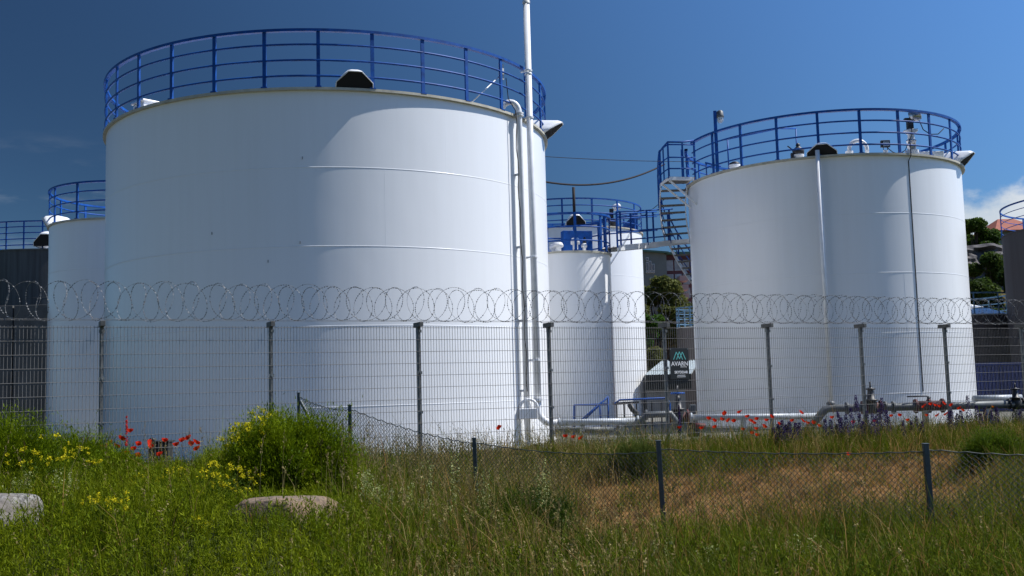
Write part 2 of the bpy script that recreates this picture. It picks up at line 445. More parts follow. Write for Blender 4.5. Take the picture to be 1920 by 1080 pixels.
def make_tank(name, label, c, r, zb, zr, over, welds=(), vseams=(), mat="tank", cone=0.45, rimmat="rim", seg=224, cat="storage tank", group=None):
    t = thing(name, label, cat, (c[0], c[1], zb), group)
    s = MB()
    s.lathe([(r, zb), (r, zr - 0.05)], (c[0], c[1], 0), seg)
    for z in welds:
        s.lathe([(r - 0.002, z - 0.02), (r + 0.004, z - 0.006), (r + 0.005, z + 0.004), (r - 0.002, z + 0.014)], (c[0], c[1], 0), seg)
    for a, z0, z1 in vseams:
        da = 0.013 / r
        s.add([pol(c, r - 0.002, a - da, z0), pol(c, r + 0.0025, a, z0), pol(c, r - 0.002, a + da, z0),
               pol(c, r - 0.002, a - da, z1), pol(c, r + 0.0025, a, z1), pol(c, r - 0.002, a + da, z1)], [(0, 1, 4, 3), (1, 2, 5, 4)], True)
    build("shell", s, M[mat], t, fix=False)
    rm = MB().lathe([(r - 0.03, zr - 0.055), (r + over, zr - 0.055), (r + over, zr), (r - 0.3, zr + 0.01)], (c[0], c[1], 0), seg, smooth=False)
    build("rim", rm, M[rimmat], t, fix=False)
    rf = MB().lathe([(r - 0.02, zr + 0.003), (r * 0.5, zr + cone * 0.55), (0.01, zr + cone)], (c[0], c[1], 0), 96)
    build("roof", rf, M["roof"], t, fix=False)
    return t

def make_rail(t, c, r, z0, z1, posts, nmid=3, a0=0, a1=2 * PI, top_w=0.09, post_w=0.075, mid_r=0.025, mat="blue", skip_mid=()):
    """round guard rail: handrail > mid_rail, post"""
    full = abs(a1 - a0 - 2 * PI) < 1e-6
    n = 160
    def ring(rad, z, b0=a0, b1=a1):
        m = max(8, int(n * (b1 - b0) / (2 * PI)))
        return [pol(c, rad, b0 + (b1 - b0) * k / m, z) for k in range(m + (0 if (full and b1 - b0 > 6.28) else 1))]
    mb = MB(); pr = top_w / 2
    prof = [(r - pr, z1 - 0.06), (r + pr, z1 - 0.06), (r + pr, z1), (r - pr, z1), (r - pr, z1 - 0.06)]
    mb.lathe(prof, (c[0], c[1], 0), n, smooth=False, a0=a0, a1=a1)
    top = build("handrail", mb, M[mat], t)
    for k in range(nmid):
        z = z0 + (z1 - z0) * (k + 0.75) / (nmid + 0.75 - 0.0)
        mm = MB(); mm.tube(ring(r, z), mid_r, 6, closed=full)
        build("mid_rail", mm, M[mat], top)
    for a in posts:
        p = MB(); w = post_w
        rot = Matrix.Rotation(a, 3, 'Z')
        p.box(pol(c, r, a, (z0 + z1 - 0.06) / 2), (w * 0.55, w, z1 - 0.06 - z0), rot)
        p.box(pol(c, r, a, z0 + 0.012), (w * 1.5, w * 1.7, 0.03), rot)
        build("post", p, M[mat], top)
    return top

def hood(t, c, r, a, zr, w=0.72, h=0.30, out=0.22, back=0.95, up=0.0):
    """bell shaped vent hood on the roof edge with a black mesh mouth"""
    ca, sa = math.cos(a), math.sin(a)
    def P(rad, s, z): return Vector((c[0] + rad * ca - s * sa, c[1] + rad * sa + s * ca, zr + up + z))
    hw = w / 2
    lip = [(-hw, 0.0), (-hw * 0.98, 0.10 * h / 0.3), (-hw * 0.35, h), (hw * 0.35, h), (hw * 0.98, 0.10 * h / 0.3), (hw, 0.0)]
    def sect(rad_top, rad_bot, k, kw, dz=0):
        out_ = []
        for s, z in lip:
            f = z / h; out_.append(P(rad_bot + (rad_top - rad_bot) * f, s * kw, z * k + dz))
        return out_
    secs = [sect(r + out, r + 0.06, 1.0, 1.0), sect(r + out - 0.12, r - 0.06, 1.22, 1.0), sect(r - 0.22, r - 0.30, 1.38, 0.96),
            sect(r - back * 0.6, r - back * 0.62, 1.15, 0.84), sect(r - back, r - back, 0.35, 0.62)]
    mb = MB(); m = len(lip)
    # round the arch: subdivide each section into a smooth curve
    def curve(S_, sm=2):
        o = []
        for i in range(m - 1):
            for k in range(4):
                f = k / 4; o.append(S_[i].lerp(S_[i + 1], f))
        o.append(S_[-1]); 
        for _ in range(sm):
            o = [o[0]] + [(o[i - 1] + o[i] * 2 + o[i + 1]) / 4 for i in range(1, len(o) - 1)] + [o[-1]]
        return o
    cs = [secs[0] and [p for p in curve(secs[0], 0)]] + [curve(secs[1], 1)] + [curve(s) for s in secs[2:]]
    L = len(cs[0]); vs = [p for s in cs for p in s]; fs = []
    for i in range(len(cs) - 1):
        for k in range(L - 1): fs.append((i * L + k, i * L + k + 1, (i + 1) * L + k + 1, (i + 1) * L + k))
    mb.add(vs, fs, True)
    hd = build("vent_hood", mb, M["white"], t)
    sol = hd.modifiers.new("solid", 'SOLIDIFY'); sol.thickness = 0.018; sol.offset = 1
    sc = MB(); fr = [p + (P(r - 0.05, 0, h * .5) - P(r, 0, h * .5)) * 0.35 for p in cs[0]]
    sc.add(fr, [tuple(range(len(fr)))])
    build("hood_screen", sc, M["black"], hd)
    return hd

def downpipe(t, pts, r, name="pipe", mat="white", parent=None, seg=14):
    return build(name, MB().tube(pts, r, seg), M[mat], t)
def arc(c, r, a0, a1, ax, ay, n=10):
    c = Vector(c); return [c + Vector(ax) * r * math.cos(a0 + (a1 - a0) * k / n) + Vector(ay) * r * math.sin(a0 + (a1 - a0) * k / n) for k in range(n + 1)]

# ---- big tank on the left
C1, R1 = (-4.583, 26.739), 5.535
ZR1, ZT1 = 6.323, 7.583
base1 = face_cam(C1)
va = angle_at(C1, R1, 722)
T1 = make_tank("storage_tank", "largest white round tank behind the fence, crossed by a tall white pipe", C1, R1, SITE_Z, ZR1, 0.075,
               [4.643 - 1.654 * k for k in range(4)],
               [(va, 2.99, 4.64), (angle_at(C1, R1, 870), 1.33, 2.98), (angle_at(C1, R1, 838), 4.65, 6.2)])
a597 = angle_at(C1, 5.56, 597, 7.0)
make_rail(T1, C1, 5.56, ZR1, ZT1, [a597 + 2 * PI * k / 31 for k in range(31)])
hood(T1, C1, R1, angle_at(C1, R1, 664, 6.4), ZR1, 0.76)
hood(T1, C1, R1, base1 + math.radians(73), ZR1, out=0.50)
# square hatch on the far left of the roof, seen over the rim
hb = MB(); ah = angle_at(C1, R1, 246, 6.4); hc = pol(C1, R1 - 0.42, ah, 0); rh = Matrix.Rotation(ah, 3, "Z"); hb.box((hc.x, hc.y, ZR1 + 0.11), (0.5, 0.5, 0.26), rh); hb.box((hc.x, hc.y, ZR1 + 0.26), (0.58, 0.58, 0.04), rh)
build("roof_hatch", hb, M["white"], T1, bevel=0.01)
# gooseneck overflow pipe on the right of the big tank
ag = angle_at(C1, R1 + 0.13, 977)
rad = Vector((math.cos(ag), math.sin(ag), 0)); rp = Vector((C1[0], C1[1], 0)) + rad * (R1 + 0.15)
tan = Vector((-math.sin(ag), math.cos(ag), 0))
pp = [rp + Vector((0, 0, SITE_Z + 0.15)), rp + Vector((0, 0, ZR1 + 0.02))]
cc = rp - rad * 0.16 - tan * 0.12 + Vector((0, 0, ZR1 + 0.05)); ax = (rp + Vector((0, 0, ZR1 + 0.05)) - cc)
pp += [cc + ax * math.cos(PI * k / 10) + Vector((0, 0, 1)) * 0.24 * math.sin(PI * k / 10) for k in range(0, 11)]
pp.append(pp[-1] + Vector((0, 0, -0.2)))
og = build("overflow_pipe", MB().tube(pp, 0.066, 14), M["white"], T1)
fl = MB()
for z in (ZR1 - 0.05, ZR1 + 0.01): fl.lathe([(0.0, z), (0.105, z), (0.105, z + 0.025), (0, z + 0.025)], rp, 16, False)
build("flange", fl, M["white"], og)
for z in (4.9, 3.2, 1.5, -0.1):
    k = MB(); k.box(rp - rad * 0.08 + Vector((0, 0, z)), (0.16, 0.05, 0.05), Matrix.Rotation(ag, 3, 'Z'))
    build("bracket", k, M["white"], og)
# thin black cable running down beside it
cbp = [rp + tan * -0.16 + rad * 0.0 + Vector((0.02 * math.sin(k * 1.7) + 0.1 * k / 22, 0, ZR1 + 0.05 - k * 0.295)) for k in range(23)]
build("cable", MB().tube([rp - tan * 0.22 - rad * 0.2 + Vector((0, 0, ZR1 + 0.85)), rp - tan * 0.22 - rad * .15 + Vector((0, 0, ZR1 + 0.35))] + cbp, 0.011, 5), M["cable"], T1)
# valve at the foot of the gooseneck
kv = MB(); q = rp + rad * 0.02 + Vector((0.0, -0.05, -0.62)); kv.box(q, (0.42, 0.2, 0.24)); kv.tube([q + Vector((-0.05, 0, 0.1)), q + Vector((-0.05, 0, 0.36))], 0.04, 8)
kv.tube(arc(q + Vector((0.02, 0, 0.12)), 0.2, 0, PI, (1, 0, 0), (0, 0, 1)), 0.035, 8)
build("drain_box", kv, M["white"], T1, bevel=0.02)
# plate and stay on the rail
pa = angle_at(C1, 5.6, 950)
pl = MB(); pl.box(pol(C1, 5.50, pa + 0.012, 7.28), (0.03, 0.17, 0.36), Matrix.Rotation(pa, 3, 'Z')); build("name_plate", pl, M["plate"], T1)
st = MB(); st.tube([pol(C1, 5.45, angle_at(C1, 5.5, 890), ZR1 + 0.02), pol(C1, 5.5, angle_at(C1, 5.5, 943), ZR1 + 0.82)], 0.015, 6); build("rail_stay", st, M["white"], T1)
for px, py in ((567, 300), (563, 457), (503, 492), (398, 437)):
    a_ = angle_at(C1, R1, px, at(px, py, 21.5).z); q = pol(C1, R1 + 0.012, a_, at(px, py, 21.4).z)
    build("lug", MB().box(q, (0.012, 0.01, 0.055), Matrix.Rotation(a_, 3, 'Z')), M["grating"], T1)
# foot ring
build("base_ring", MB().lathe([(R1 + 0.12, SITE_Z - 0.3), (R1 + 0.12, SITE_Z + 0.03), (R1 - 0.05, SITE_Z + 0.03)], (C1[0], C1[1], 0), 96, False), M["plinth"], T1)

# ---- tall standpipe in front of the big tank, bending into the pipeline at its foot
ap = angle_at(C1, R1 + 0.2, 998)
radp = Vector((math.cos(ap), math.sin(ap), 0)); sp = Vector((C1[0], C1[1], 0)) + radp * (R1 + 0.2)
TP = thing("standpipe", "tall white vertical pipe rising past the largest tank to the picture top", "pipe", (sp.x, sp.y, SITE_Z))
PIPE_Y, PIPE_Z = sp.y, -0.86
build("pipe", MB().tube([sp + Vector((0, 0, 9.12)), sp + Vector((0, 0, -0.30))], 0.078, 18), M["white"], TP)
build("joint_sleeve", MB().lathe([(0.079, 7.35), (0.088, 7.36), (0.088, 7.40), (0.079, 7.41)], sp, 18), M["white"], TP)
build("cap", MB().lathe([(0.09, 9.10), (0.09, 9.17), (0.0, 9.19)], sp, 18), M["plate"], TP)
eb = [sp + Vector((0, 0, -0.30)), sp + Vector((0, 0, -0.50))] + [sp + Vector((0.34 - 0.34 * math.cos(k / 8 * PI / 2), 0, -0.52 - 0.34 * math.sin(k / 8 * PI / 2))) for k in range(1, 9)] + [sp + Vector((0.45, 0, PIPE_Z))]
build("elbow", MB().tube(eb, 0.082, 18), M["white"], TP)
build("flange", MB().lathe([(0.08, -0.34), (0.15, -0.34), (0.15, -0.29), (0.08, -0.29)], sp, 18, False), M["white"], TP)
for z, rr in ((ZT1 - 0.12, 0.1), (ZR1 + 0.0, 0.1), (3.0, .1), (0.6, .1)):
    k = MB(); k.lathe([(0.08, z - 0.02), (0.095, z - 0.02), (0.095, z + 0.02), (0.08, z + 0.02)], sp, 16, False)
    k.bar(sp - radp * 0.09 + Vector((0, 0, z)), sp - radp * 0.2 + Vector((0, 0, z)), 0.04)
    build("clamp", k, M["white"], TP)

# ---- tank on the right with the winding stair
C2, R2 = (9.84, 32.52), 4.127
ZR2, ZT2 = 6.176, 7.443
base2 = face_cam(C2)
T2 = make_tank("storage_tank", "white round tank with a winding stair on its left side", C2, R2, SITE_Z, ZR2, 0.10, [4.506 - 1.654 * k for k in range(4)],
               [(angle_at(C2, R2, 1745), 2.85, 4.5), (angle_at(C2, R2, 1690), 1.2, 2.85), (angle_at(C2, R2, 1780), 1.2, 2.84)])
a1611 = angle_at(C2, 4.15, 1612, 6.9)
pa2 = [a1611 + 2 * PI * k / 23 for k in range(23)]
plat_a0, plat_a1 = base2 - math.radians(77), base2 - math.radians(65)
g0 = plat_a0; g1 = plat_a1
make_rail(T2, C2, 4.15, ZR2, ZT2, [a for a in pa2 if not (g0 < ((a - base2 + PI) % (2 * PI)) - PI + base2 < g1)], a0=g1, a1=g0 + 2 * PI, top_w=0.10)
hood(T2, C2, R2, angle_at(C2, R2, 1541, 6.3), ZR2, 0.80, 0.27)
hood(T2, C2, R2, base2 + math.radians(75), ZR2, out=0.42)
# vertical pipe down the front
av = angle_at(C2, R2 + 0.08, 1541); rv = Vector((math.cos(av), math.sin(av), 0)); bv = Vector((C2[0], C2[1], 0)) + rv * (R2 + 0.13)
vp = build("fill_pipe", MB().tube([bv + Vector((0, 0, ZR2 + 0.14)), bv + Vector((0, 0, -0.62))], 0.062, 14), M["white"], T2)
for z in (5.2, 3.4, 1.7, 0.1):
    build("bracket", MB().box(bv - rv * 0.07 + Vector((0, 0, z)), (0.14, 0.05, 0.05), Matrix.Rotation(av, 3, 'Z')), M["white"], vp)
# black cable down the shell
ac = angle_at(C2, R2, 1716, 3.0)
build("cable", MB().tube([pol(C2, R2 + 0.115, ac, ZR2 + 0.3), pol(C2, R2 + 0.12, ac, ZR2 - 0.06)] + [pol(C2, R2 + 0.009, ac, ZR2 - 0.2 - k * 0.4) for k in range(17)], 0.012, 5), M["cable"], T2)
build("base_ring", MB().lathe([(R2 + 0.14, SITE_Z - 0.3), (R2 + 0.14, SITE_Z + 0.05), (R2 - 0.05, SITE_Z + 0.05)], (C2[0], C2[1], 0), 96, False), M["plinth"], T2)

def stub(t, p, r, h, name="roof_stub", mat="white", cap=None):
    p = Vector(p)
    o = build(name, MB().lathe([(r, 0), (r, h * 0.7), (r * 1.3, h * 0.7), (r * 1.3, h), (0, h)], p, 18, False), M[mat], t)
    if cap: build("stub_cap", MB().lathe([(r * 1.15, h + 0.002), (r * 1.2, h + cap * 0.5), (r * 0.4, h + cap), (0, h + cap)], p, 16), M["dark"], o)
    return o
def onroof(c, r, px, inset, z):
    a = angle_at(c, r, px, z); return pol(c, r - inset, a, z)
stub(T2, onroof(C2, R2, 1362, 0.35, ZR2), 0.13, 0.2, cap=0.1)
stub(T2, onroof(C2, R2, 1336, 0.45, ZR2), 0.06, 0.12, cap=0.06)
pv = onroof(C2, R2, 1494, 0.32, ZR2)
sv = stub(T2, pv, 0.12, 0.16, name="breather_valve")
vb = MB(); vb.lathe([(0.10, 0.16), (0.16, 0.18), (0.17, 0.30), (0.10, 0.36), (0.05, 0.40), (0.07, 0.44), (0.02, 0.50), (0, 0.50)], pv, 16)
vb.bar(pv + Vector((-0.12, 0, 0.27)), pv + Vector((-0.3, 0, 0.42)), 0.03)
vb.box(pv + Vector((-0.17, 0, 0.14)), (0.09, 0.1, 0.14))
build("valve_head", vb, M["dark"], sv)
pgn = onroof(C2, R2, 1599, 0.35, ZR2)
gp = [pgn, pgn + Vector((0, 0, 0.2))] + arc(pgn + Vector((0.25, 0, 0.2)), 0.25, PI, 0, (1, 0, 0), (0, 0, 1), 12) + [pgn + Vector((0.5, 0, 0.1))]
build("vent_gooseneck", MB().tube(gp, 0.055, 14), M["white"], T2)
build("vent_flange", MB().lathe([(0.05, 0.1), (0.11, 0.1), (0.11, 0.15), (0.05, 0.15)], pgn, 16, False), M["white"], T2)
# floodlight
pf = onroof(C2, R2, 1672, 0.3, ZR2)
stub(T2, pf, 0.05, 0.16, name="lamp_stub")
FLD = thing("floodlight", "small square black floodlight on the winding-stair tank's roof edge", "floodlight", pf + Vector((0, 0, 0.16)))
fb = MB(); fb.box(pf + Vector((0, 0, 0.34)), (0.25, 0.1, 0.2)); fb.bar(pf + Vector((-.06, 0, 0.165)), pf + Vector((-.06, 0, 0.25)), 0.02); fb.bar(pf + Vector((.06, 0, 0.165)), pf + Vector((.06, 0, 0.25)), 0.02)
build("housing", fb, M["dark"], FLD, bevel=0.01)
build("glass", MB().box(pf + Vector((0.01, -0.052, 0.33)), (0.17, 0.006, 0.13)), M["glass"], FLD)
build("lead", MB().tube([pf + Vector((.05, .03, .25)), pf + Vector((.2, 0, .1)), pf + Vector((.36, 0, .04)), pf + Vector((.55, 0, .14)), pf + Vector((.75, 0, .55)), pf + Vector((.78, 0, .8))], 0.012, 6), M["cable"], FLD)
# level gauge tower with silver head
pg = onroof(C2, R2, 1728, 0.34, ZR2)
GA = thing("level_gauge", "tank level gauge with silver round head on black neck by the railing", "gauge", pg)
g = MB(); g.lathe([(0.17, 0), (0.17, 0.12), (0.19, 0.12), (0.19, 0.2), (0, 0.2)], pg, 20, False); build("foot", g, M["white"], GA)
g = MB(); g.lathe([(0.12, 0.2), (0.12, 0.46), (0.14, 0.46), (0.14, 0.5), (0.10, 0.5)], pg, 20); build("body", g, M["alu"], GA)
g = MB(); g.lathe([(0.1, 0.5), (0.09, 0.66), (0.2, 0.76), (0.2, 0.79), (0, 0.79)], pg, 20); build("funnel", g, M["white"], GA)
g = MB(); g.box(pg + Vector((0.02, 0, 0.80)), (0.3, 0.2, 0.025)); g.box(pg + Vector((-0.01, 0, 0.96)), (0.16, 0.14, 0.32)); g.box(pg + Vector((-0.06, 0, 1.1)), (0.2, 0.12, 0.08)); build("neck", g, M["dark"], GA)
hx = Matrix.Rotation(math.radians(78), 3, 'Y') @ Matrix.Rotation(0.5, 3, 'X')
g = MB(); g.lathe([(0, -0.15), (0.15, -0.14), (0.17, -0.02), (0.17, 0.05), (0.13, 0.16), (0, 0.19)], pg + Vector((0.14, 0, 1.2)), 22, True, axis=hx); build("head", g, M["alu"], GA)
g = MB().tube([pg + Vector((.25, -.05, 1.05)), pg + Vector((.36, 0, .8)), pg + Vector((.55, 0, .66)), pg + Vector((.78, 0, .66)), pg + Vector((.95, 0, .82))], 0.014, 6); build("lead", g, M["cable"], GA)
# hatch box by the right hood, inner roof handrails
hb = MB(); hc = onroof(C2, R2, 1766, 0.45, ZR2); hb.box(hc + Vector((0, 0, 0.1)), (0.7, 0.7, 0.22)); build("roof_hatch", hb, M["white"], T2, bevel=0.02)
rr = MB()
p0, p1, p2 = at(1358, 262, 30.6), at(1460, 241, 31.5), at(1492, 241, 31.9)
rr.tube([p0, p1, p2], 0.025, 6); q = at(1364, 262, 30.65); rr.tube([q, Vector((q.x, q.y, ZR2 + 0.05))], 0.022, 6)
rr.tube([at(1322, 305, 31.0), at(1352, 312, 30.9)], 0.03, 6); q = at(1324, 306, 31); rr.tube([q, Vector((q.x, q.y, ZR2 + 0.03))], 0.02, 6)
q = p2; rr.tube([q, Vector((q.x, q.y, ZR2 + 0.1))], 0.02, 6)
build("roof_handrail", rr, M["blue"], T2)
# lamp pole on the railing
al = angle_at(C2, 4.15, 1350); pb = pol(C2, 4.15, al + 0.01, ZR2)
LP = thing("pole_lamp", "caged glass lamp on a blue pole above the stair platform", "lamp", pb)
g = MB(); g.box(pb + Vector((0.02, 0.09, 0.95)), (0.09, 0.06, 1.9)); build("pole", g, M["blue"], LP)
hd = pb + Vector((0.17, 0.09, 1.74))
g = MB(); g.lathe([(0.05, 0.17), (0.10, 0.13), (0.11, 0.0), (0.12, -0.04), (0.0, -0.04)], hd, 18); g.bar(hd + Vector((-.15, 0, .08)), hd + Vector((-.05, 0, .08)), 0.04); build("lamp_head", g, M["greypipe"], LP)
g = MB(); g.lathe([(0.085, -0.042), (0.085, -0.12), (0.05, -0.18), (0, -0.19)], hd, 18); gl = build("lamp_glass", g, M["glass"], LP)
g = MB()
for k in range(6):
    a = k * PI / 3; g.tube([hd + Vector((0.1 * math.cos(a) * f, 0.1 * math.sin(a) * f, z)) for f, z in ((1, -0.03), (1, -0.13), (.55, -.2), (0.05, -0.215))], 0.006, 5)
build("lamp_cage", g, M["alu"], LP)

# ---- winding stair round the right tank
zp = ZR2 + 0.11
ST = thing("winding_stair", "white steel stair with blue handrail winding up the right tank", "stair", pol(C2, R2 + 0.5, base2 - 1.7, SITE_Z))
ri, ro = R2 + 0.12, R2 + 0.92
def slab(b0, b1, r0, r1, z, th, n=6):
    m = MB(); vs = []
    for k in range(n + 1):
        a = b0 + (b1 - b0) * k / n
        for r_, z_ in ((r0, z), (r1, z), (r1, z - th), (r0, z - th)): vs.append(pol(C2, r_, a, z_))
    fs = []
    for k in range(n):
        for j in range(4): fs.append((k * 4 + j, k * 4 + (j + 1) % 4, k * 4 + 4 + (j + 1) % 4, k * 4 + 4 + j))
    fs += [(0, 1, 2, 3), (n * 4 + 3, n * 4 + 2, n * 4 + 1, n * 4)]
    return m.add(vs, fs)
pA, pB = base2 - math.radians(72), base2 - math.radians(61)
pt = slab(pA, pB, ri - 0.05, ro, zp, 0.05); plat = build("platform", pt, M["grating"], ST)
e = MB(); e.tube([pol(C2, ro, pA + (pB - pA) * k / 8, zp - 0.06) for k in range(9)], 0.05, 4); e.bar(pol(C2, ri, pB, zp - .06), pol(C2, ro, pB, zp - .06), 0.07, 0.1)
for a in (pA + 0.02, pB - 0.02):
    e.bar(pol(C2, ro - 0.03, a, zp - 0.08), pol(C2, R2 + 0.02, a, zp - 0.85), 0.05)
build("platform_frame", e, M["white"], plat)
STEP, RISE = math.radians(3.05), 0.197
LAND_Z = None
treads = []
def treadseq(a_start, z_start, n):
    a, z = a_start, z_start
    for k in range(n):
        z -= RISE; a -= STEP
        tr = slab(a - STEP * 0.5, a + STEP * 0.45, ri, ro - 0.03, z, 0.035, 1)
        build("tread", tr, M["grating"], ST); treads.append((a, z))
    return a, z
a, z = treadseq(pA, zp, 7)
LAND_Z = z - RISE; LA0, LA1 = a - math.radians(7), a - STEP * 0.5
build("landing", slab(LA0, LA1, ri, ro + 0.1, LAND_Z, 0.12), M["white"], ST)
a2, z2 = treadseq(LA0 + STEP * .2, LAND_Z, 18)
for r_ in (ri - 0.02, ro):
    for (s0, s1, n, zz0, zz1) in ((pA, LA1, 12, zp - 0.08, LAND_Z + 0.06), (LA0, a2, 26, LAND_Z - 0.06, z2 - 0.06)):
        m = MB(); vs = []
        for k in range(n + 1):
            f = k / n; aa = s0 + (s1 - s0) * f; zc = zz0 + (zz1 - zz0) * f
            for dr, dz in ((-0.012, -0.09), (0.012, -0.09), (0.012, 0.09), (-0.012, 0.09)): vs.append(pol(C2, r_ + dr, aa, zc + dz))
        fs = [(k * 4 + j, k * 4 + (j + 1) % 4, k * 4 + 4 + (j + 1) % 4, k * 4 + 4 + j) for k in range(n) for j in range(4)]
        build("stringer", m.add(vs, fs), M["white"], ST)
# stair handrail and platform rail
def stair_rail(seq, hgt, name):
    m = MB()
    for h_ in (hgt, hgt * 0.62, hgt * 0.25): m.tube([pol(C2, ro + 0.02, a_, z_ + h_) for a_, z_ in seq], 0.026 if h_ == hgt else 0.018, 6)
    o = build(name, m, M["blue"], ST)
    for a_, z_ in seq[::3]:
        build("post", MB().bar(pol(C2, ro + 0.02, a_, z_ - 0.08), pol(C2, ro + 0.02, a_, z_ + hgt), 0.05), M["blue"], o)
    return o
up = [(pA - (k * STEP), zp - k * RISE) for k in range(0, 9)]
stair_rail(up, 1.0, "handrail")
lo = [(LA0 - (k * STEP), LAND_Z - k * RISE) for k in range(0, 19)]
stair_rail(lo, 1.0, "handrail")
m = MB()
for h_, rr_ in ((1.08, 0.03), (1.0, 0.022), (0.6, 0.022), (0.25, 0.022)):
    m.tube([pol(C2, ro, pA, zp + min(h_, 1.0)), pol(C2, ro, (pA + pB) / 2, zp + min(h_, 1.02)), pol(C2, ro, pB, zp + h_), pol(C2, R2 + 0.45, pB + 0.01, zp + h_), pol(C2, R2 + 0.05, pB + 0.01, zp + h_ + (0.06 if h_ > 1.05 else 0))], rr_, 6)
pr_ = build("platform_rail", m, M["blue"], ST)
for a_, r_, w_ in ((pA, ro, .05), ((pA + pB) / 2, ro, .04), (pB, ro, .05), (pB, R2 + 0.45, .05), (pA, ri + .1, .06)):
    build("post", MB().bar(pol(C2, r_, a_, zp - 0.05), pol(C2, r_, a_, zp + 1.05), w_), M["blue"], pr_)

# ---- the small tank in the middle, and the walkway bridge
p3 = at(1065, 470, 33.0); C3, R3 = (p3.x, 33.0), 1.34
ZR3 = at(1066, 470, 31.66).z; ZT3 = at(1080, 397.5, 31.66).z
T3 = make_tank("storage_tank", "small slim white tank between the two big tanks, blue cabinet on top", C3, R3, SITE_Z, ZR3, 0.05, [ZR3 - 1.654 * k for k in (1, 2, 3)], [(angle_at(C3, R3, 1095), ZR3 - 1.6, ZR3 - 0.1)], seg=128, cone=0.12)
a3 = angle_at(C3, R3, 1080)
make_rail(T3, C3, R3, ZR3, ZT3, [a3 + 2 * PI * k / 9 for k in range(9)] + [angle_at(C3, R3, 1137), angle_at(C3, R3, 1128) + 0.7], nmid=2, top_w=0.10)
cb = MB(); q = at(1081, 445, 33.4); cb.box((q.x, q.y, ZR3 + 0.46), (0.98, 0.3, 0.78), Matrix.Rotation(0.25, 3, 'Z')); build("cabinet", cb, M["blue"], T3, bevel=0.01)
for px, hh, rr_ in ((1041, 0.30, 0.17), (1083, 0.42, 0.14), (1104, 0.26, 0.09), (1031, 0.26, 0.12)):
    q = onroof(C3, R3, px, 0.28, ZR3)
    o = build("roof_vent", MB().lathe([(rr_ * 0.6, 0), (rr_ * 0.6, hh * 0.55), (rr_, hh * 0.55), (rr_ * 1.05, hh * 0.75), (rr_ * 0.8, hh), (0, hh * 1.05)], q, 18), M["white"], T3)
q = onroof(C3, R3, 1105, 0.28, ZR3 + 0.27); build("roof_valve", MB().lathe([(0.06, 0), (0.06, 0.12), (0.02, 0.2), (0, 0.2)], q, 12), M["dark"], T3)
q = pol(C3, R3 - 0.06, a3, ZR3)
build("mast", MB().tube([q + Vector((0, 0, 1.0)), q + Vector((0, 0, 1.98))], 0.045, 8), M["cable"], T3)
WA = pol(C3, R3 + 0.05, angle_at(C3, R3, 1140), 0); wz0 = at(1138, 464, WA.y).z
lc = (LA0 + LA1) / 2; WB = pol(C2, ro + 0.05, lc, 0); wz1 = LAND_Z - 0.02
WK = thing("walkway_bridge", "narrow white walkway with blue railings joining small tank and stair", "walkway", (WA.x, WA.y, wz0))
A_ = Vector((WA.x, WA.y, wz0)); B_ = Vector((WB.x, WB.y, wz1)); dv = (B_ - A_).normalized(); nv = Vector((-dv.y, dv.x, 0)).normalized()
dk = MB(); dk.bar(A_ + Vector((0, 0, -0.03)), B_ + Vector((0, 0, -0.03)), 0.62, 0.03); build("deck", dk, M["grating"], WK)
for s in (-1, 1):
    build("girder", MB().bar(A_ + nv * s * 0.33 + Vector((0, 0, -0.06)), B_ + nv * s * 0.33 + Vector((0, 0, -0.06)), 0.05, 0.17), M["white"], WK)
    m = MB()
    for h_ in (1.08, 0.92, 0.45, 0.18) if s < 0 else (1.08, 0.92, .45): m.tube([A_ + nv * s * 0.33 + Vector((0, 0, h_)), B_ + nv * s * 0.33 + Vector((0, 0, h_))], 0.022, 6)
    rl = build("railing", m, M["blue"], WK)
    for f in (0.0, 0.06, 0.52, 0.93):
        p = A_.lerp(B_, f) + nv * s * 0.33
        build("post", MB().bar(p + Vector((0, 0, -0.05)), p + Vector((0, 0, 1.08)), 0.055), M["blue"], rl)

# ---- the tank behind it
p4 = at(1058, 424, 46.0); C4, R4 = (p4.x, 46.0), 3.42
ZR4 = at(1100, 422.6, 42.7).z; ZT4 = ZR4 + 1.16
T4 = make_tank("storage_tank", "white tank farther back, mostly hidden by the slim tank before it", C4, R4, SITE_Z, ZR4, 0.06, [ZR4 - 0.35 - 1.69 * k for k in (1, 2, 3, 4)], [(angle_at(C4, R4, 1166), ZR4 - 3.6, ZR4 - 2.1)], seg=160)
a4 = angle_at(C4, R4, 1195)
make_rail(T4, C4, R4, ZR4, ZT4, [a4 + 2 * PI * k / 17 for k in range(17)], top_w=0.05, nmid=3)
hood(T4, C4, R4, angle_at(C4, R4, 1083), ZR4, 0.80, 0.36)
g = MB(); a_ = angle_at(C4, R4, 1196); 
g.add([pol(C4, R4, a_ + 0.02, ZR4), pol(C4, R4 - 0.9, a_ + 0.05, ZR4 + 0.05), pol(C4, R4, a_ + 0.02, ZR4 + 0.75), pol(C4, R4 + .03, a_ + 0.02, ZR4), pol(C4, R4 - 0.9, a_ + 0.06, ZR4 + 0.05), pol(C4, R4 + .03, a_ + 0.02, ZR4 + 0.75)], [(0, 1, 2), (5, 4, 3), (0, 3, 4, 1), (1, 4, 5, 2), (2, 5, 3, 0)])
build("gusset_panel", g, M["blue"], T4)
pg4 = onroof(C4, R4, 1166, 0.5, ZR4)
G4 = thing("level_gauge", "white headed level gauge on the partly hidden middle tank", "gauge", pg4)
g = MB(); g.lathe([(0.13, 0), (0.13, 0.2), (0.26, 0.32), (0.26, 0.36), (0.1, 0.4)], pg4, 16); build("foot", g, M["dark"], G4)
g = MB(); g.bar(pg4 + Vector((-.05, 0, .4)), pg4 + Vector((-.05, 0, .85)), .16); build("neck", g, M["dark"], G4)
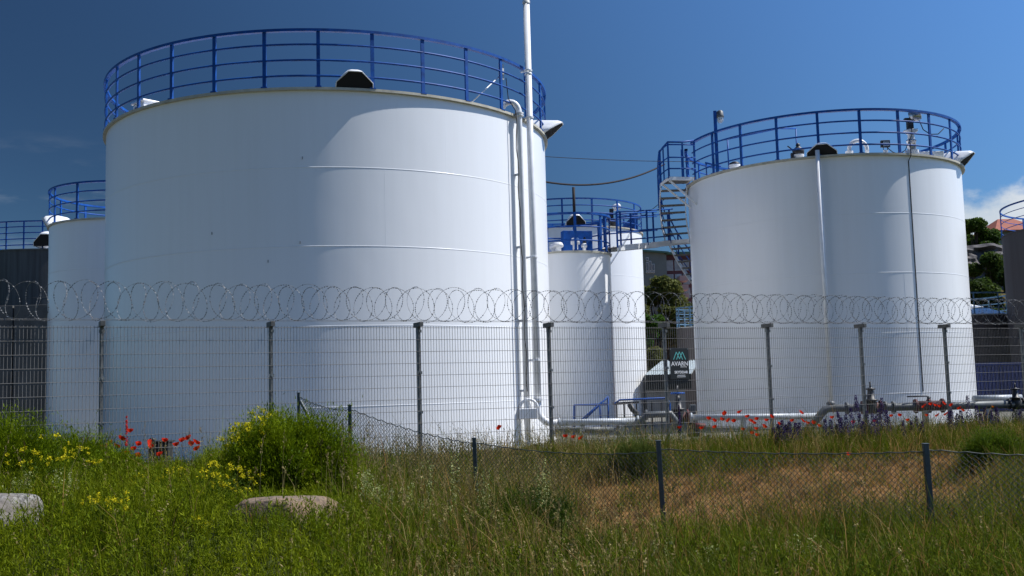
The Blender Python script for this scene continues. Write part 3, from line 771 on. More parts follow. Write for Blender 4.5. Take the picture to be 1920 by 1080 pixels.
g = MB(); g.lathe([(0, -.15), (.13, -.12), (.15, 0), (.13, .17), (0, .24)], pg4 + Vector((.15, 0, .92)), 18, True, axis=hx); build("head", g, M["white"], G4)

# ---- tank showing left of the big one
p5 = at(236, 409, 34.0); C5 = (p5.x, 36.3); C5 = (-0.3665 * 36.3, 36.3); R5 = 2.72
ZR5 = at(193, 409, 33.7).z; ZT5 = at(193, 339.5, 33.7).z
T5 = make_tank("storage_tank", "white tank half hidden behind the left edge of the largest tank", C5, R5, SITE_Z, ZR5, 0.06, [ZR5 - 1.65 * k for k in (1, 2, 3, 4)], seg=144)
a5 = angle_at(C5, R5, 143)
make_rail(T5, C5, R5, ZR5, ZT5, [a5 + 2 * PI * k / 14 for k in range(14)])
hood(T5, C5, R5, face_cam(C5) - math.radians(88), ZR5)
# ---- dark grey tank at the picture's left edge
p6 = at(120, 470, 50.0); C6, R6 = (p6.x, 52.0), 6.2
ZR6 = at(60, 469, 46.3).z
T6 = make_tank("storage_tank", "dark streaked grey tank with blue railing on far left", C6, R6, SITE_Z, ZR6, 0.04, [ZR6 - 2.2 * k for k in (1, 2)], mat="greytank", rimmat="greypipe")
a6 = angle_at(C6, R6, 38)
make_rail(T6, C6, R6 - 0.2, ZR6, ZR6 + 1.3, [a6 + 2 * PI * k / 46 for k in range(46)], nmid=4, top_w=0.05, post_w=0.06)
hood(T6, C6, R6, angle_at(C6, R6, 84), ZR6, 1.0, 0.5, back=1.2, up=0.1)
# ---- dark tank at the picture's right edge
C7, R7 = (at(2112, 430, 42.0).x, 42.0), 4.6
ZR7 = at(1876, 430, 41.2).z
T7 = make_tank("storage_tank", "dark brown grey tank cut by the right picture edge", C7, R7, SITE_Z, ZR7, 0.03, [ZR7 - 2.0], mat="browntank", rimmat="browntank")
a7 = angle_at(C7, R7, 1876)
make_rail(T7, C7, R7, ZR7, ZR7 + 1.15, [a7 + 0.05 + 2 * PI * k / 9 for k in range(9)], nmid=3, top_w=0.05, mid_r=0.016)
# ---- low grey tank with cone roof and small railed tank
C8, R8 = (at(1790, 590, 47).x, 47.0), 2.36
ZR8 = at(1860, 590, 45.6).z
T8 = make_tank("storage_tank", "low grey tank with pale conical roof beside the blue container", C8, R8, SITE_Z, ZR8, 0.06, mat="browntank", rimmat="plate", cone=0.75)
make_rail(T8, C8, R8 - .05, ZR8, ZR8 + 0.95, [angle_at(C8, R8, 1871) + 2 * PI * k / 12 for k in range(12)], nmid=2, top_w=0.05, post_w=0.05, mat="paleblue")
C9, R9 = (at(1318, 612, 50).x, 50.0), 1.25
ZR9 = at(1290, 612, 49).z
T9 = make_tank("storage_tank", "small dark grey tank with curved railing behind the black sign", C9, R9, SITE_Z, ZR9, 0.03, mat="browntank", rimmat="plate", cone=0.05)
make_rail(T9, C9, R9, ZR9, ZR9 + 0.95, [angle_at(C9, R9, 1292) + 2 * PI * k / 10 for k in range(10)], nmid=3, top_w=0.06, mid_r=0.025, mat="paleblue")

# ------------------------------------------------------------------ overhead cables
def cable(p, q, sag, r, label):
    pts = [p.lerp(q, k / 24) - Vector((0, 0, sag * 4 * (k / 24) * (1 - k / 24))) for k in range(25)]
    return solo("cable", MB().tube(pts, r, 6), M["cable"], label, "cable", p)
ca_ = pol(C1, 5.56, angle_at(C1, 5.56, 1015), ZR1 - 0.05)
q1 = at(1246, 308, 34.5)
cable(at(985, 333, 28.5), q1, 0.42, 0.028, "thick sagging cable slung between the largest tank and the stair")
cable(at(985, 291, 29.5), at(1312, 303, 33.0), 0.05, 0.009, "thin nearly straight wire slung above the thick sagging cable")
cable(at(1196, 412, 44.5), at(1250, 370, 36.5), 0.03, 0.014, "short slanting wire rising from the hidden middle tank to stair")
cable(at(1180, 442, 42.5), at(1136, 510, 42.0), 0.0, 0.010, "thin dark wire slanting down the hidden middle tank's shell")

# ------------------------------------------------------------------ pipes, valves, rails on the site
def flange(mb, p, axis, r, th=0.04):
    rot = Vector((0, 0, 1)).rotation_difference(Vector(axis)).to_matrix()
    mb.lathe([(0, -th / 2), (r, -th / 2), (r, th / 2), (0, th / 2)], p, 18, False, axis=rot)
y0 = PIPE_Y
def pipe_thing(name, pts, r, mat, label, flanges=(), supports=()):
    t = thing(name, label, "pipe", (pts[0].x, pts[0].y, tz(pts[0].x, pts[0].y)))
    build("pipe", MB().tube(pts, r, 16), M[mat], t)
    for p, ax in flanges:
        m = MB(); flange(m, p, ax, r * 1.6); build("flange", m, M[mat], t)
    for p in supports:
        m = MB(); g_ = tz(p.x, p.y); m.bar(Vector((p.x, p.y, g_ - 0.1)), Vector((p.x, p.y, p.z - r)), 0.14, 0.1); build("support", m, M["plinth"], t)
    return t
X = (1, 0, 0)
pa_, pb_ = sp + Vector((0.46, 0, PIPE_Z)), at(1196, 789, y0)
pipe_thing("pipe_run", [pa_, pb_], 0.075, "shadedpipe", "white horizontal pipe leading right from the tall standpipe's foot", [(pa_ + Vector((0.04, 0, 0)), X), (pb_, X)], [pa_.lerp(pb_, .3), pa_.lerp(pb_, .8)])
pts = [at(1190, 806, y0 - .3), at(1202, 790, y0 - .3), at(1212, 778, y0 - .3), at(1258, 776, y0 - .3), at(1268, 790, y0 - .3), at(1272, 806, y0 - .3)]
pipe_thing("pipe_bend", pts, 0.075, "greypipe", "grey green pipe hump at the foot of the signed fence post", [(pts[2], X)])
q0, q1 = at(1040, 806, y0 + .5), at(1150, 806, y0 + .5)
pipe_thing("pipe_run", [q0, q1], 0.07, "greypipe", "lower grey pipe lying on ground below the white horizontal pipe", [], [q0.lerp(q1, .5)])
q0, q1 = at(1296, 783, y0), at(1538, 780, y0)
pipe_thing("pipe_run", [q0, q1], 0.07, "shadedpipe", "white horizontal pipe lying behind the long row of red poppies", [(q0, X), (q1, X)], [q0.lerp(q1, .4)])
yg = y0 - 0.6
pts = [at(1500, 822, yg), at(1520, 800, yg), at(1546, 769, yg), at(1556, 765.5, yg), at(1640, 764, yg), at(1760, 761.5, yg), at(1960, 756, yg)]
GP = pipe_thing("pipe_bend", pts, 0.088, "greypipe", "thick grey pipe climbing at a slant then running level rightwards", [(at(1660, 764, yg), X), (at(1675, 764, yg), X), (at(1588, 765.5, yg), X)], [at(1734, 762, yg), at(1850, 760, yg)])
q = MB(); qq = at(1558, 757, yg + .05); q.lathe([(0.1, -0.02), (0.1, .02), (0.06, .06), (0, .07)], qq, 16); build("cap", q, M["greypipe"], GP)
q0, q1 = at(1825, 748, y0 + 3), at(1915, 746, y0 + 3)
pipe_thing("pipe_run", [q0, q1], 0.09, "shadedpipe", "pale pipe lying along the foot of the blue container", [], [q0.lerp(q1, .3), q0.lerp(q1, .9)])

def gate_valve(p, label, wheelmat, body, hw=0.28, height=0.62, k_=1.0):
    """valve standing on a pipe at p (pipe centre)"""
    p = Vector(p); t = thing("gate_valve", label, "valve", p)
    m = MB(); m.lathe([(0.12, -0.17), (0.15, -0.08), (0.15, 0.08), (0.12, 0.16), (0.17, 0.165), (0.17, 0.2), (0.1, 0.205), (0.075, 0.42), (0.05, 0.5), (0, 0.5)], p, 18, True)
    build("body", m, M["dark"], t)
    m = MB(); m.tube([p + Vector((-.22, 0, 0)), p + Vector((.22, 0, 0))], 0.12, 16); flange(m, p + Vector((-.22, 0, 0)), X, 0.17); flange(m, p + Vector((.22, 0, 0)), X, 0.17)
    build("flanged_port", m, M[body], t)
    m = MB(); m.tube([p + Vector((0, 0, 0.48)), p + Vector((0, 0, height + 0.18))], 0.022, 8); build("stem", m, M["dark"], t)
    m = MB(); z = height
    m.tube([p + Vector((hw * math.cos(2 * PI * k / 28), hw * math.sin(2 * PI * k / 28), z)) for k in range(28)], 0.022, 7, closed=True)
    for k in range(4):
        a = k * PI / 2 + .4; m.bar(p + Vector((0, 0, z)), p + Vector((hw * math.cos(a), hw * math.sin(a), z)), 0.025, 0.02)
    build("handwheel", m, M[wheelmat], t)
    t.scale = (k_, k_, k_)
    return t
gate_valve(at(1272, 782, y0 + 0.3), "dark gate valve with blue handwheel below the black sign", "blue", "rust", 0.15, 0.55)
gate_valve(at(1634, 764, yg), "black gate valve with rusty port on the thick grey pipe", "dark", "rust", 0.1, 0.46, 0.9)
gate_valve(at(1905, 757, yg), "dark gate valve on the grey pipe at right picture edge", "dark", "dark", 0.12, 0.46, 0.72)
p = at(1742, 761, yg); t = thing("lever_valve", "rusty lever valve on the grey pipe among red poppies", "valve", p)
m = MB(); m.tube([p + Vector((-.3, 0, 0)), p + Vector((.3, 0, 0))], 0.115, 16); [flange(m, p + Vector((k, 0, 0)), X, 0.16) for k in (-.3, 0.0, .3)]; build("body", m, M["rust"], t)
m = MB(); m.tube([p + Vector((0, 0, .1)), p + Vector((0, 0, .2))], .04, 10); build("stem", m, M["dark"], t)
m = MB(); m.tube([p + Vector((.05, 0, .18)), p + Vector((-.05, 0, .22)), p + Vector((-.5, -.05, .22))], .016, 6); build("lever", m, M["dark"], t)
t = thing("pump", "small dark pump with flanges standing left of the white pipe", "pump", at(1302, 806, y0 + .4))
p = at(1300, 790, y0 + .4); m = MB(); m.lathe([(0.16, -.35), (.14, -.1), (.1, .05), (.12, .08), (.12, .14), (0, .16)], p, 16); build("body", m, M["dark"], t)
m = MB(); m.tube([p + Vector((-.18, 0, .16)), p + Vector((-.02, 0, .3))], .05, 8); m.box(p + Vector((0, 0, .28)), (.14, .14, .22)); build("motor", m, M["greypipe"], t, bevel=.015)
m = MB(); m.tube([p + Vector((0, -.1, -.1)), p + Vector((.25, -.1, -.12))], .07, 10); build("port", m, M["rust"], t)

yb = y0 + 1.1
SR = thing("step_handrail", "low blue tubular step handrail at the slim tank's foot", "handrail", at(1100, 822, yb))
for off in (0.0, 0.6):
    m = MB()
    for ln in ([(1076, 822), (1076, 760), (1122, 759), (1140, 744), (1140, 815)], [(1076, 800), (1122, 759)], [(1122, 759), (1140, 758)], [(1095, 788), (1140, 744)], [(1124, 759), (1128, 815)]):
        m.tube([at(x, y, yb) + Vector((off * 0.1, off, 0)) for x, y in ln], 0.02, 6)
    build("rail", m, M["blue"], SR)
PT = thing("loading_platform", "low steel platform with bright blue rail and dark bent hose", "platform", at(1200, 822, yb))
m = MB(); m.tube([at(1152, 757, yb), at(1162, 750, yb), at(1250, 746, yb), at(1256, 756, yb), at(1256, 800, yb)], 0.022, 6); m.tube([at(1152, 757, yb + .6), at(1162, 750, yb + .6), at(1250, 747, yb + .6)], 0.022, 6); build("handrail", m, M["blue"], PT)
m = MB(); m.bar(at(1150, 757, yb + .3), at(1196, 754, yb + .3), 0.6, 0.05); build("table_top", m, M["dark"], PT)
for x in (1156, 1170, 1193, 1208, 1222, 1240):
    build("leg", MB().bar(at(x, 753, yb), at(x + 2, 826, yb), 0.035), M["dark"], PT)
m = MB(); m.tube([at(1180, 757, yb - .1), at(1186, 768, yb - .1), at(1193, 774, yb - .1), at(1196, 784, yb - .1), at(1196, 800, yb - .1)], 0.065, 10); build("hose", m, M["dark"], PT)

# ------------------------------------------------------------------ main security fence
FZ = 1.134; FBOT = FZ - 0.08 - 2.40
def fpt(s, z=0.0, off=0.0): return Vector((FX + s * FDX - off * FDY, FY + s * FDY + off * FDX, z))
MF = thing("security_fence", "tall galvanised welded mesh fence with square posts before the tanks", "fence", fpt(0, tz(FX, FY)))
FR = Matrix.Rotation(FA, 3, 'Z')
for i in range(-1, 10):
    s = i * 2.5; p = fpt(s); g = tz(p.x, p.y)
    m = MB(); m.box((p.x, p.y, (FZ - 0.09 + g - 0.2) / 2), (0.06, 0.06, FZ - 0.09 - g + 0.2), FR)
    po = build("post", m, M["galv"], MF, bevel=0.006)
    m = MB(); m.box((p.x, p.y, FZ - 0.05), (0.07, 0.30, 0.078), FR); m.box((p.x, p.y, FZ - 0.13), (0.05, 0.09, 0.09), FR)
    build("wire_bracket", m, M["galvdark"], po, bevel=0.004)
    for z in (FZ - 0.16, FZ - 0.86, FZ - 1.52):
        q = fpt(s, z, -0.035); m = MB(); m.box(q, (0.085, 0.014, 0.05), FR); m.box(fpt(s, z, -0.046), (0.022, 0.02, 0.022), FR)
        build("clamp", m, M["galv"], po)
def fast_mesh(name, verts, faces, mat, parent=None, col=None, smooth=False, org=None):
    """numpy -> mesh; faces is an (n,k) array or list of such arrays"""
    me = bpy.data.meshes.new(name)
    fl = faces if isinstance(faces, list) else [faces]
    loops = np.concatenate([f.ravel() for f in fl]).astype(np.int32)
    tot = np.concatenate([np.full(len(f), f.shape[1]) for f in fl]).astype(np.int32)
    st = np.concatenate([[0], np.cumsum(tot)[:-1]]).astype(np.int32)
    if org is not None: verts = verts - np.asarray(org)
    me.vertices.add(len(verts)); me.vertices.foreach_set("co", verts.astype(np.float32).ravel())
    me.loops.add(len(loops)); me.loops.foreach_set("vertex_index", loops)
    me.polygons.add(len(tot)); me.polygons.foreach_set("loop_start", st)
    if smooth: me.polygons.foreach_set("use_smooth", np.ones(len(tot), bool))
    me.update(calc_edges=True)
    if col is not None:
        a = me.color_attributes.new("Col", 'FLOAT_COLOR', 'POINT')
        a.data.foreach_set("color", np.c_[col, np.ones(len(col))].astype(np.float32).ravel())
    me.materials.append(mat)
    o = bpy.data.objects.new(name, me); COL.objects.link(o)
    if parent is not None: o.parent = parent
    ORG[o.name] = Vector(org) if org is not None else Vector((0, 0, 0))
    return o
def wires(A, B, r, k=4):
    """straight wires from A to B (n,3)"""
    A = np.asarray(A, float); B = np.asarray(B, float); d = B - A; d /= np.linalg.norm(d, axis=1)[:, None]
    up = np.where(np.abs(d[:, 2:3]) < 0.9, [[0, 0, 1.0]], [[1.0, 0, 0]])
    x = np.cross(up, d); x /= np.linalg.norm(x, axis=1)[:, None]; y = np.cross(d, x)
    n = len(A); vs = np.zeros((n, 2 * k, 3))
    for j in range(k):
        o = (x * math.cos(2 * PI * j / k) + y * math.sin(2 * PI * j / k)) * r
        vs[:, j] = A + o; vs[:, k + j] = B + o
    f = np.array([[j, (j + 1) % k, k + (j + 1) % k, k + j] for j in range(k)])
    F = (f[None] + (np.arange(n) * 2 * k)[:, None, None]).reshape(-1, 4)
    return vs.reshape(-1, 3), F
def join(parts):
    vs, fs, o = [], [], 0
    for v, f in parts:
        vs.append(v); fs.append(f + o); o += len(v)
    return np.concatenate(vs), np.concatenate(fs)
rw = random.Random(3)
for i in range(-1, 9):
    s0, s1 = i * 2.5 + 0.01, i * 2.5 + 2.49
    zt = FZ - 0.078; A, B = [], []
    for k in range(51):
        s = s0 + (s1 - s0) * k / 50; A.append(fpt(s, zt, -0.042)); B.append(fpt(s + rw.uniform(-.004, .004), zt - 2.42, -0.042))
    V1 = wires(A, B, 0.0037)
    A, B = [], []
    for k in range(13):
        z = zt - 0.025 - 0.2 * k
        for off in (-0.036, -0.048): A.append(fpt(s0, z, off)); B.append(fpt(s1, z, off))
    V2 = wires(A, B, 0.0036)
    v, f = join([V1, V2])
    o = fast_mesh("mesh_panel", v, f, M["wire"], MF, org=ORG[MF.name])
# razor wire coil along the top
def razor():
    t = thing("razor_wire", "coil of barbed razor wire running along the security fence top", "razor wire", fpt(0, FZ))
    parts = []; bv, bf = [], []
    L0, L1 = -2.5, 22.8; rr = 0.285; pts_all = []
    r0 = random.Random(5)
    def coil(pitch, ph, sgn, squeeze):
        n = int((L1 - L0) / pitch * 44); P = []
        jit = [(r0.uniform(-.02, .02), r0.uniform(-.03, .03), r0.uniform(-.05, .05)) for _ in range(int((L1 - L0) / pitch) + 3)]
        for k in range(n):
            th = 2 * PI * k / 44; turn = k / 44; i = int(turn); f = turn - i
            j0, j1 = jit[i], jit[i + 1]; jr = j0[0] * (1 - f) + j1[0] * f; js = j0[2] * (1 - f) + j1[2] * f; jz = j0[1] * (1 - f) + j1[1] * f
            s = L0 + pitch * turn + js + squeeze * math.cos(sgn * th + ph) 
            R = rr + jr
            P.append(fpt(s, FZ + 0.29 + jz * 0.5 + R * math.sin(sgn * th + ph), -R * 0.72 * math.cos(sgn * th + ph)))
        return P
    for pitch, ph, sgn, sq in ((0.37, 0.0, 1, 0.17), (0.37, 2.2, -1, 0.17)):
        P = coil(pitch, ph, sgn, sq); A = np.array(P[:-1]); B = np.array(P[1:])
        v, f = wires(A, B, 0.0026, 3); 
        # barbs: small flat blades across the wire
        d = B - A; L = np.linalg.norm(d, axis=1); d /= L[:, None]
        side = np.cross(d, RNG.normal(size=d.shape)); side /= np.linalg.norm(side, axis=1)[:, None]
        vv = []; ff = []
        nb = len(A); c_ = (A + B) / 2
        q = np.stack([c_ - d * 0.016, c_ + side * 0.011, c_ + d * 0.016, c_ - side * 0.011], 1)
        F = np.arange(nb * 4).reshape(-1, 4)
        v2, f2 = join([(v, f), (q.reshape(-1, 3), F)])
        fast_mesh("coil", v2, f2, M["razor"], t, org=ORG[t.name])
    v, f = wires([fpt(L0, FZ + 0.012, -.12), fpt(L0, FZ + 0.012, .12), fpt(L0, FZ + .02, 0.0)], [fpt(L1, FZ + 0.012, -.12), fpt(L1, FZ + 0.012, .12), fpt(L1, FZ + .02, 0.0)], 0.0026, 4)
    fast_mesh("support_wire", v, f, M["wire"], t, org=ORG[t.name])
razor()

# sign on the fence
def text_mesh(txt, size, mat, parent, p, rot, name="lettering", bold=0.0):
    cu = bpy.data.curves.new(name, 'FONT'); cu.body = txt; cu.size = size; cu.align_x = 'CENTER'; cu.align_y = 'CENTER'; cu.offset = bold; cu.extrude = 0.001
    tmp = bpy.data.objects.new(name, cu); COL.objects.link(tmp)
    dg = bpy.context.evaluated_depsgraph_get(); me = bpy.data.meshes.new_from_object(tmp.evaluated_get(dg))
    bpy.data.objects.remove(tmp); bpy.data.curves.remove(cu)
    me.materials.clear(); me.materials.append(mat)
    o = bpy.data.objects.new(name, me); COL.objects.link(o); o.parent = parent
    o.matrix_local = Matrix.Translation(Vector(p) - ORG[parent.name]) @ rot.to_4x4(); ORG[o.name] = ORG[parent.name]
    return o
def sign():
    # panel between the posts 4 and 5
    best = None
    for k in range(400):
        s = 9.9 + k * 0.005; p = fpt(s, 0.2, -0.06); d = p.dot(_F); cx = 960 + FPX * p.dot(_cr) / d
        if best is None or abs(cx - 1274.5) < best[0]: best = (abs(cx - 1274.5), s)
    s = best[1]; Y = fpt(s, 0, -0.06).y
    zt, zb = at(1274, 652.5, Y).z, at(1275, 711, Y).z
    zc = (zt + zb) / 2; h = zt - zb; w = 0.435
    c = fpt(s, zc, -0.062)
    t = thing("security_sign", "black guard company sign with white lettering wired to the mesh fence", "sign", c)
    build("board", MB().box(c, (w, 0.012, h), FR), M["sign"], t, bevel=0.003)
    rot = FR @ Matrix.Rotation(PI / 2, 3, 'X')
    def q(u, v): return fpt(s + u * w, zc + v * h, -0.0705)
    m = MB()
    zz = [(-0.32, 0.13), (-0.16, 0.37), (0.0, 0.15), (0.16, 0.37), (0.32, 0.13)], [(-0.16, 0.13), (0.0, 0.38), (0.16, 0.13)]
    for z in zz:
        for a, b in zip(z[:-1], z[1:]): m.bar(q(*a), q(*b), 0.014, 0.004, up=(-FDY, FDX, 0))
    build("emblem", m, M["signteal"], t)
    text_mesh("AVARN", 0.118, M["signwhite"], t, q(0.0, -0.01), rot, bold=0.0015)
    text_mesh("Security", 0.045, M["signwhite"], t, q(0.2, -0.10), rot)
    text_mesh("SKYDDAR", 0.068, M["signwhite"], t, q(0.06, -0.28), rot, bold=0.002)
    m = MB()
    for v, u0, u1 in ((-0.375, -0.14, 0.26), (-0.425, -0.17, 0.28)):
        u = u0
        while u < u1:
            m.bar(q(u, v), q(u + 0.03, v), 0.012, 0.003, up=(0, 1, 0)); u += 0.042
    build("small_print", m, M["signwhite"], t)
    m = MB()
    for u in (-0.46, 0.46): m.box(fpt(s + u * w, zt - 0.02, -0.055), (0.02, 0.03, 0.02), FR)
    build("fixing", m, M["galv"], t)
sign()

# ------------------------------------------------------------------ low chain link fence in the meadow
def chain():
    tops = [((560, 737), 15.35), ((656, 760), 14.7), ((889, 822), 13.3), ((1234, 827), 11.6), ((1735, 833), 10.1), ((2420, 830), 8.9)]
    P = [at(x, y, Y) for (x, y), Y in tops]
    CF = thing("chain_link_fence", "low sagging chain link fence on slim grey green posts in meadow", "fence", (P[3].x, P[3].y, tz(P[3].x, P[3].y)))
    H = 0.97
    leans = (0, 0, 0.02, 0.03, 0.02, 0)
    for i, p in enumerate(P):
        g = min(tz(p.x, p.y), p.z - H) - 0.1; w = 0.055 if i != 0 else 0.045
        m = MB(); d = Vector((leans[i], 0, 0))
        ang = math.radians(25)
        m.bar(Vector((p.x, p.y, g)) + d, p, w, w * 0.9); m.box(p + Vector((0, 0, 0.004)), (w + .006, w + .006, 0.012))
        po = build("post", m, M["chainpost"], CF, bevel=0.004)
        if i == 0:
            m = MB(); m.bar(p + Vector((0.03, -0.02, -0.12)), P[1].lerp(p, 0.45) + Vector((0, 0, -0.70)), 0.035); build("brace", m, M["chainpost"], po)
    wo = [(-.02, -.06), (-.06, -.02), (-.03, -.05), (-.08, -.03), (-.06, -.06)]
    for i in range(5):
        a, b = P[i], P[i + 1]; z0, z1 = a.z - 0.05, b.z - 0.07 - (0.05 if i == 2 else 0)
        if i == 3: z0 = a.z - 0.085
        if i == 4: z0 = b.z - 0.06
        L = math.hypot(b.x - a.x, b.y - a.y); sag = (0.05, 0.05, 0.07, 0.035, 0.06)[i] 
        def top(f): return z0 + (z1 - z0) * f - sag * 4 * f * (1 - f)
        def pos(s, v):
            f = s / L; return (a.x + (b.x - a.x) * f, a.y + (b.y - a.y) * f, top(f) - v)
        pitch = 0.058; n = int(L / pitch); rows = int(0.9 / pitch * 1.0)
        A, B = [], []
        for k in range(n + 1):
            for r in range(rows):
                j = (r % 2) * pitch
                s0_, s1_ = k * pitch + j * 1.0, k * pitch + (pitch - j)
                if s0_ > L or s1_ > L: continue
                wz = 0.006 * math.sin(k * 1.3 + r)
                A.append(pos(s0_, r * pitch + wz)); B.append(pos(s1_, (r + 1) * pitch + wz))
                A.append(pos(s1_ + 0.0, r * pitch + wz)); B.append(pos(s0_ + 0.0, (r + 1) * pitch + wz))
        # keep one of each doubled diagonal
        v, f = wires(A, B, 0.0030, 3)
        fast_mesh("chain_link_mesh", v, f, M["chainwire"], CF, org=ORG[CF.name])
        pts = [pos(L * k / 40, 0.0 + 0.012 * math.sin(k * 2.1) * (1 if i < 2 else .5)) for k in range(41)]
        build("tension_wire", MB().tube(pts, 0.006, 5), M["chainwire"], CF)
chain()

# ------------------------------------------------------------------ boulders
def boulder(name, c, rad, mat, label, seed, flat=0.75):
    import bmesh
    from mathutils import noise
    bm = bmesh.new(); bmesh.ops.create_icosphere(bm, subdivisions=5, radius=1)
    off = Vector((seed * 3.1, seed * 1.7, seed))
    for v in bm.verts:
        p = v.co.copy(); n = 0.22 * noise.noise(p * 1.1 + off) + 0.13 * (0.5 - abs(noise.noise(p * 2.2 + off))) + 0.06 * abs(noise.noise(p * 6 + off)) + 0.025 * noise.noise(p * 18 + off)
        p = p * (1 + n)
        if p.z > flat: p.z = flat + (p.z - flat) * 0.25
        for ax, lim in ((Vector((0.9, -0.35, 0.25)).normalized(), 0.82), (Vector((-0.5, -0.8, 0.3)).normalized(), 0.86)):
            dd = p.dot(ax)
            if dd > lim: p -= ax * (dd - lim) * 0.8
        v.co = Vector((p.x * rad[0], p.y * rad[1], p.z * rad[2]))
    me = bpy.data.meshes.new(name); bm.to_mesh(me); bm.free()
    me.polygons.foreach_set("use_smooth", [True] * len(me.polygons)); me.materials.append(M[mat])
    o = bpy.data.objects.new(name, me); COL.objects.link(o); o.location = c
    return tag(o, label, "boulder")
b1 = at(-10, 970, 9.5); boulder("boulder", b1, (0.37, 0.34, 0.25), "granite", "speckled pale granite boulder at the left picture edge", 2)
b2 = at(528, 980, 9.6); boulder("boulder", b2, (0.52, 0.36, 0.30), "sandstone", "long flat tan boulder lying in front of the flowering bush", 5, 0.7)

# ------------------------------------------------------------------ cabinet behind the fence, concrete wall, container, shed, buildings
p = at(301, 845, 16.9); g_ = tz(p.x, p.y)
UB = thing("utility_box", "dark box with curled handle among poppies behind the fence", "box", (p.x, p.y, g_))
zt = at(301, 829, 16.9).z
m = MB(); m.box((p.x + .03, p.y, (zt + g_) / 2), (0.27, 0.26, zt - g_)); build("body", m, M["woodbrown"], UB, bevel=0.015)
build("lid", MB().box((p.x + .03, p.y, zt + .012), (0.31, 0.3, 0.025)), M["woodbrown"], UB, bevel=0.006)
build("handle", MB().tube([(p.x - .135, p.y - .1, g_ - .05), (p.x - .135, p.y - .1, zt + .03)] + arc((p.x - .105, p.y - .1, zt + .03), .03, PI, -0.6, (1, 0, 0), (0, 0, 1), 8), 0.024, 8), M["dark"], UB)

yw = 41.0; zt = at(40, 573, yw).z; xl, xr = at(-420, 573, yw).x, at(92, 573, yw).x + 1.2
CW = thing("concrete_wall", "high stained concrete wall below the dark tank on far left", "wall", ((xl + xr) / 2, yw, SITE_Z))
xj = at(27, 650, yw).x
build("wall_panel", MB().box(((xl + xj - .03) / 2, yw, (zt + SITE_Z) / 2), (xj - .03 - xl, 0.3, zt - SITE_Z)), M["concrete"], CW, bevel=.01)
build("wall_panel", MB().box(((xr + xj + .03) / 2, yw, (zt + SITE_Z) / 2), (xr - xj - .03, 0.3, zt - SITE_Z)), M["concrete"], CW, bevel=.01)

yc = 38.5; zt = at(1870, 680, yc).z; x0 = at(1822, 700, yc).x; x1 = at(1990, 700, yc).x
BC = thing("steel_container", "dark blue ribbed steel container behind the fence's right end", "container", ((x0 + x1) / 2, yc, SITE_Z))
m = MB(); h = zt - SITE_Z; n = int((x1 - x0) / 0.14)
m.box(((x0 + x1) / 2, yc + 1.2, SITE_Z + h / 2), (x1 - x0, 2.3, h - .02)); build("walls", m, M["bluesteel"], BC)
m = MB()
for k in range(n): m.box((x0 + (k + .5) * (x1 - x0) / n, yc + 0.03, SITE_Z + h / 2), (0.07, 0.06, h - 0.25), taper=1)
build("ribs", m, M["bluesteel"], BC, bevel=.01)
m = MB(); m.box(((x0 + x1) / 2, yc + .02, zt - .05), (x1 - x0 + .04, .12, .1)); m.box(((x0 + x1) / 2, yc + .02, SITE_Z + .06), (x1 - x0 + .04, .12, .12)); build("frame", m, M["bluesteel"], BC, bevel=.01)

# shed with pale metal roof
ys = 44.0
xa, xb = at(1212, 720, ys).x, at(1284, 720, ys).x; ze = at(1230, 703, ys).z; zrg = at(1260, 677, ys + 1.6).z
SH = thing("shed", "low grey shed with pale metal roof between the middle tanks", "shed", ((xa + xb) / 2, ys, SITE_Z))
build("wall", MB().box(((xa + xb) / 2, ys + 1.5, (ze + SITE_Z) / 2), (xb - xa, 3, ze - SITE_Z)), M["shedwall"], SH)
xr1 = at(1242, 678, ys + 1.6).x; xr2 = at(1312, 678, ys + 1.6).x; xe0 = at(1210, 703, ys - .15).x; xe1 = xb + .25
m = MB(); m.prism([(xe0, ys - .15, ze), (xe1, ys - .15, ze), (xr2, ys + 1.6, zrg), (xr1, ys + 1.6, zrg)], (0, 0, -0.05)); rf = build("roof", m, M["shedroof"], SH)
m = MB()
for k in range(14):
    f = k / 13; a_ = Vector((xe0 + (xe1 - xe0) * f, ys - .15, ze + .02)); b_ = Vector((xr1 + (xr2 - xr1) * f, ys + 1.6, zrg + .02)); m.bar(a_, b_, 0.03)
build("seam", m, M["shedroof"], rf)
build("fascia", MB().box(((xe0 + xe1) / 2, ys - .2, ze - .30), (xe1 - xe0, .08, .62)), M["woodbrown"], SH)

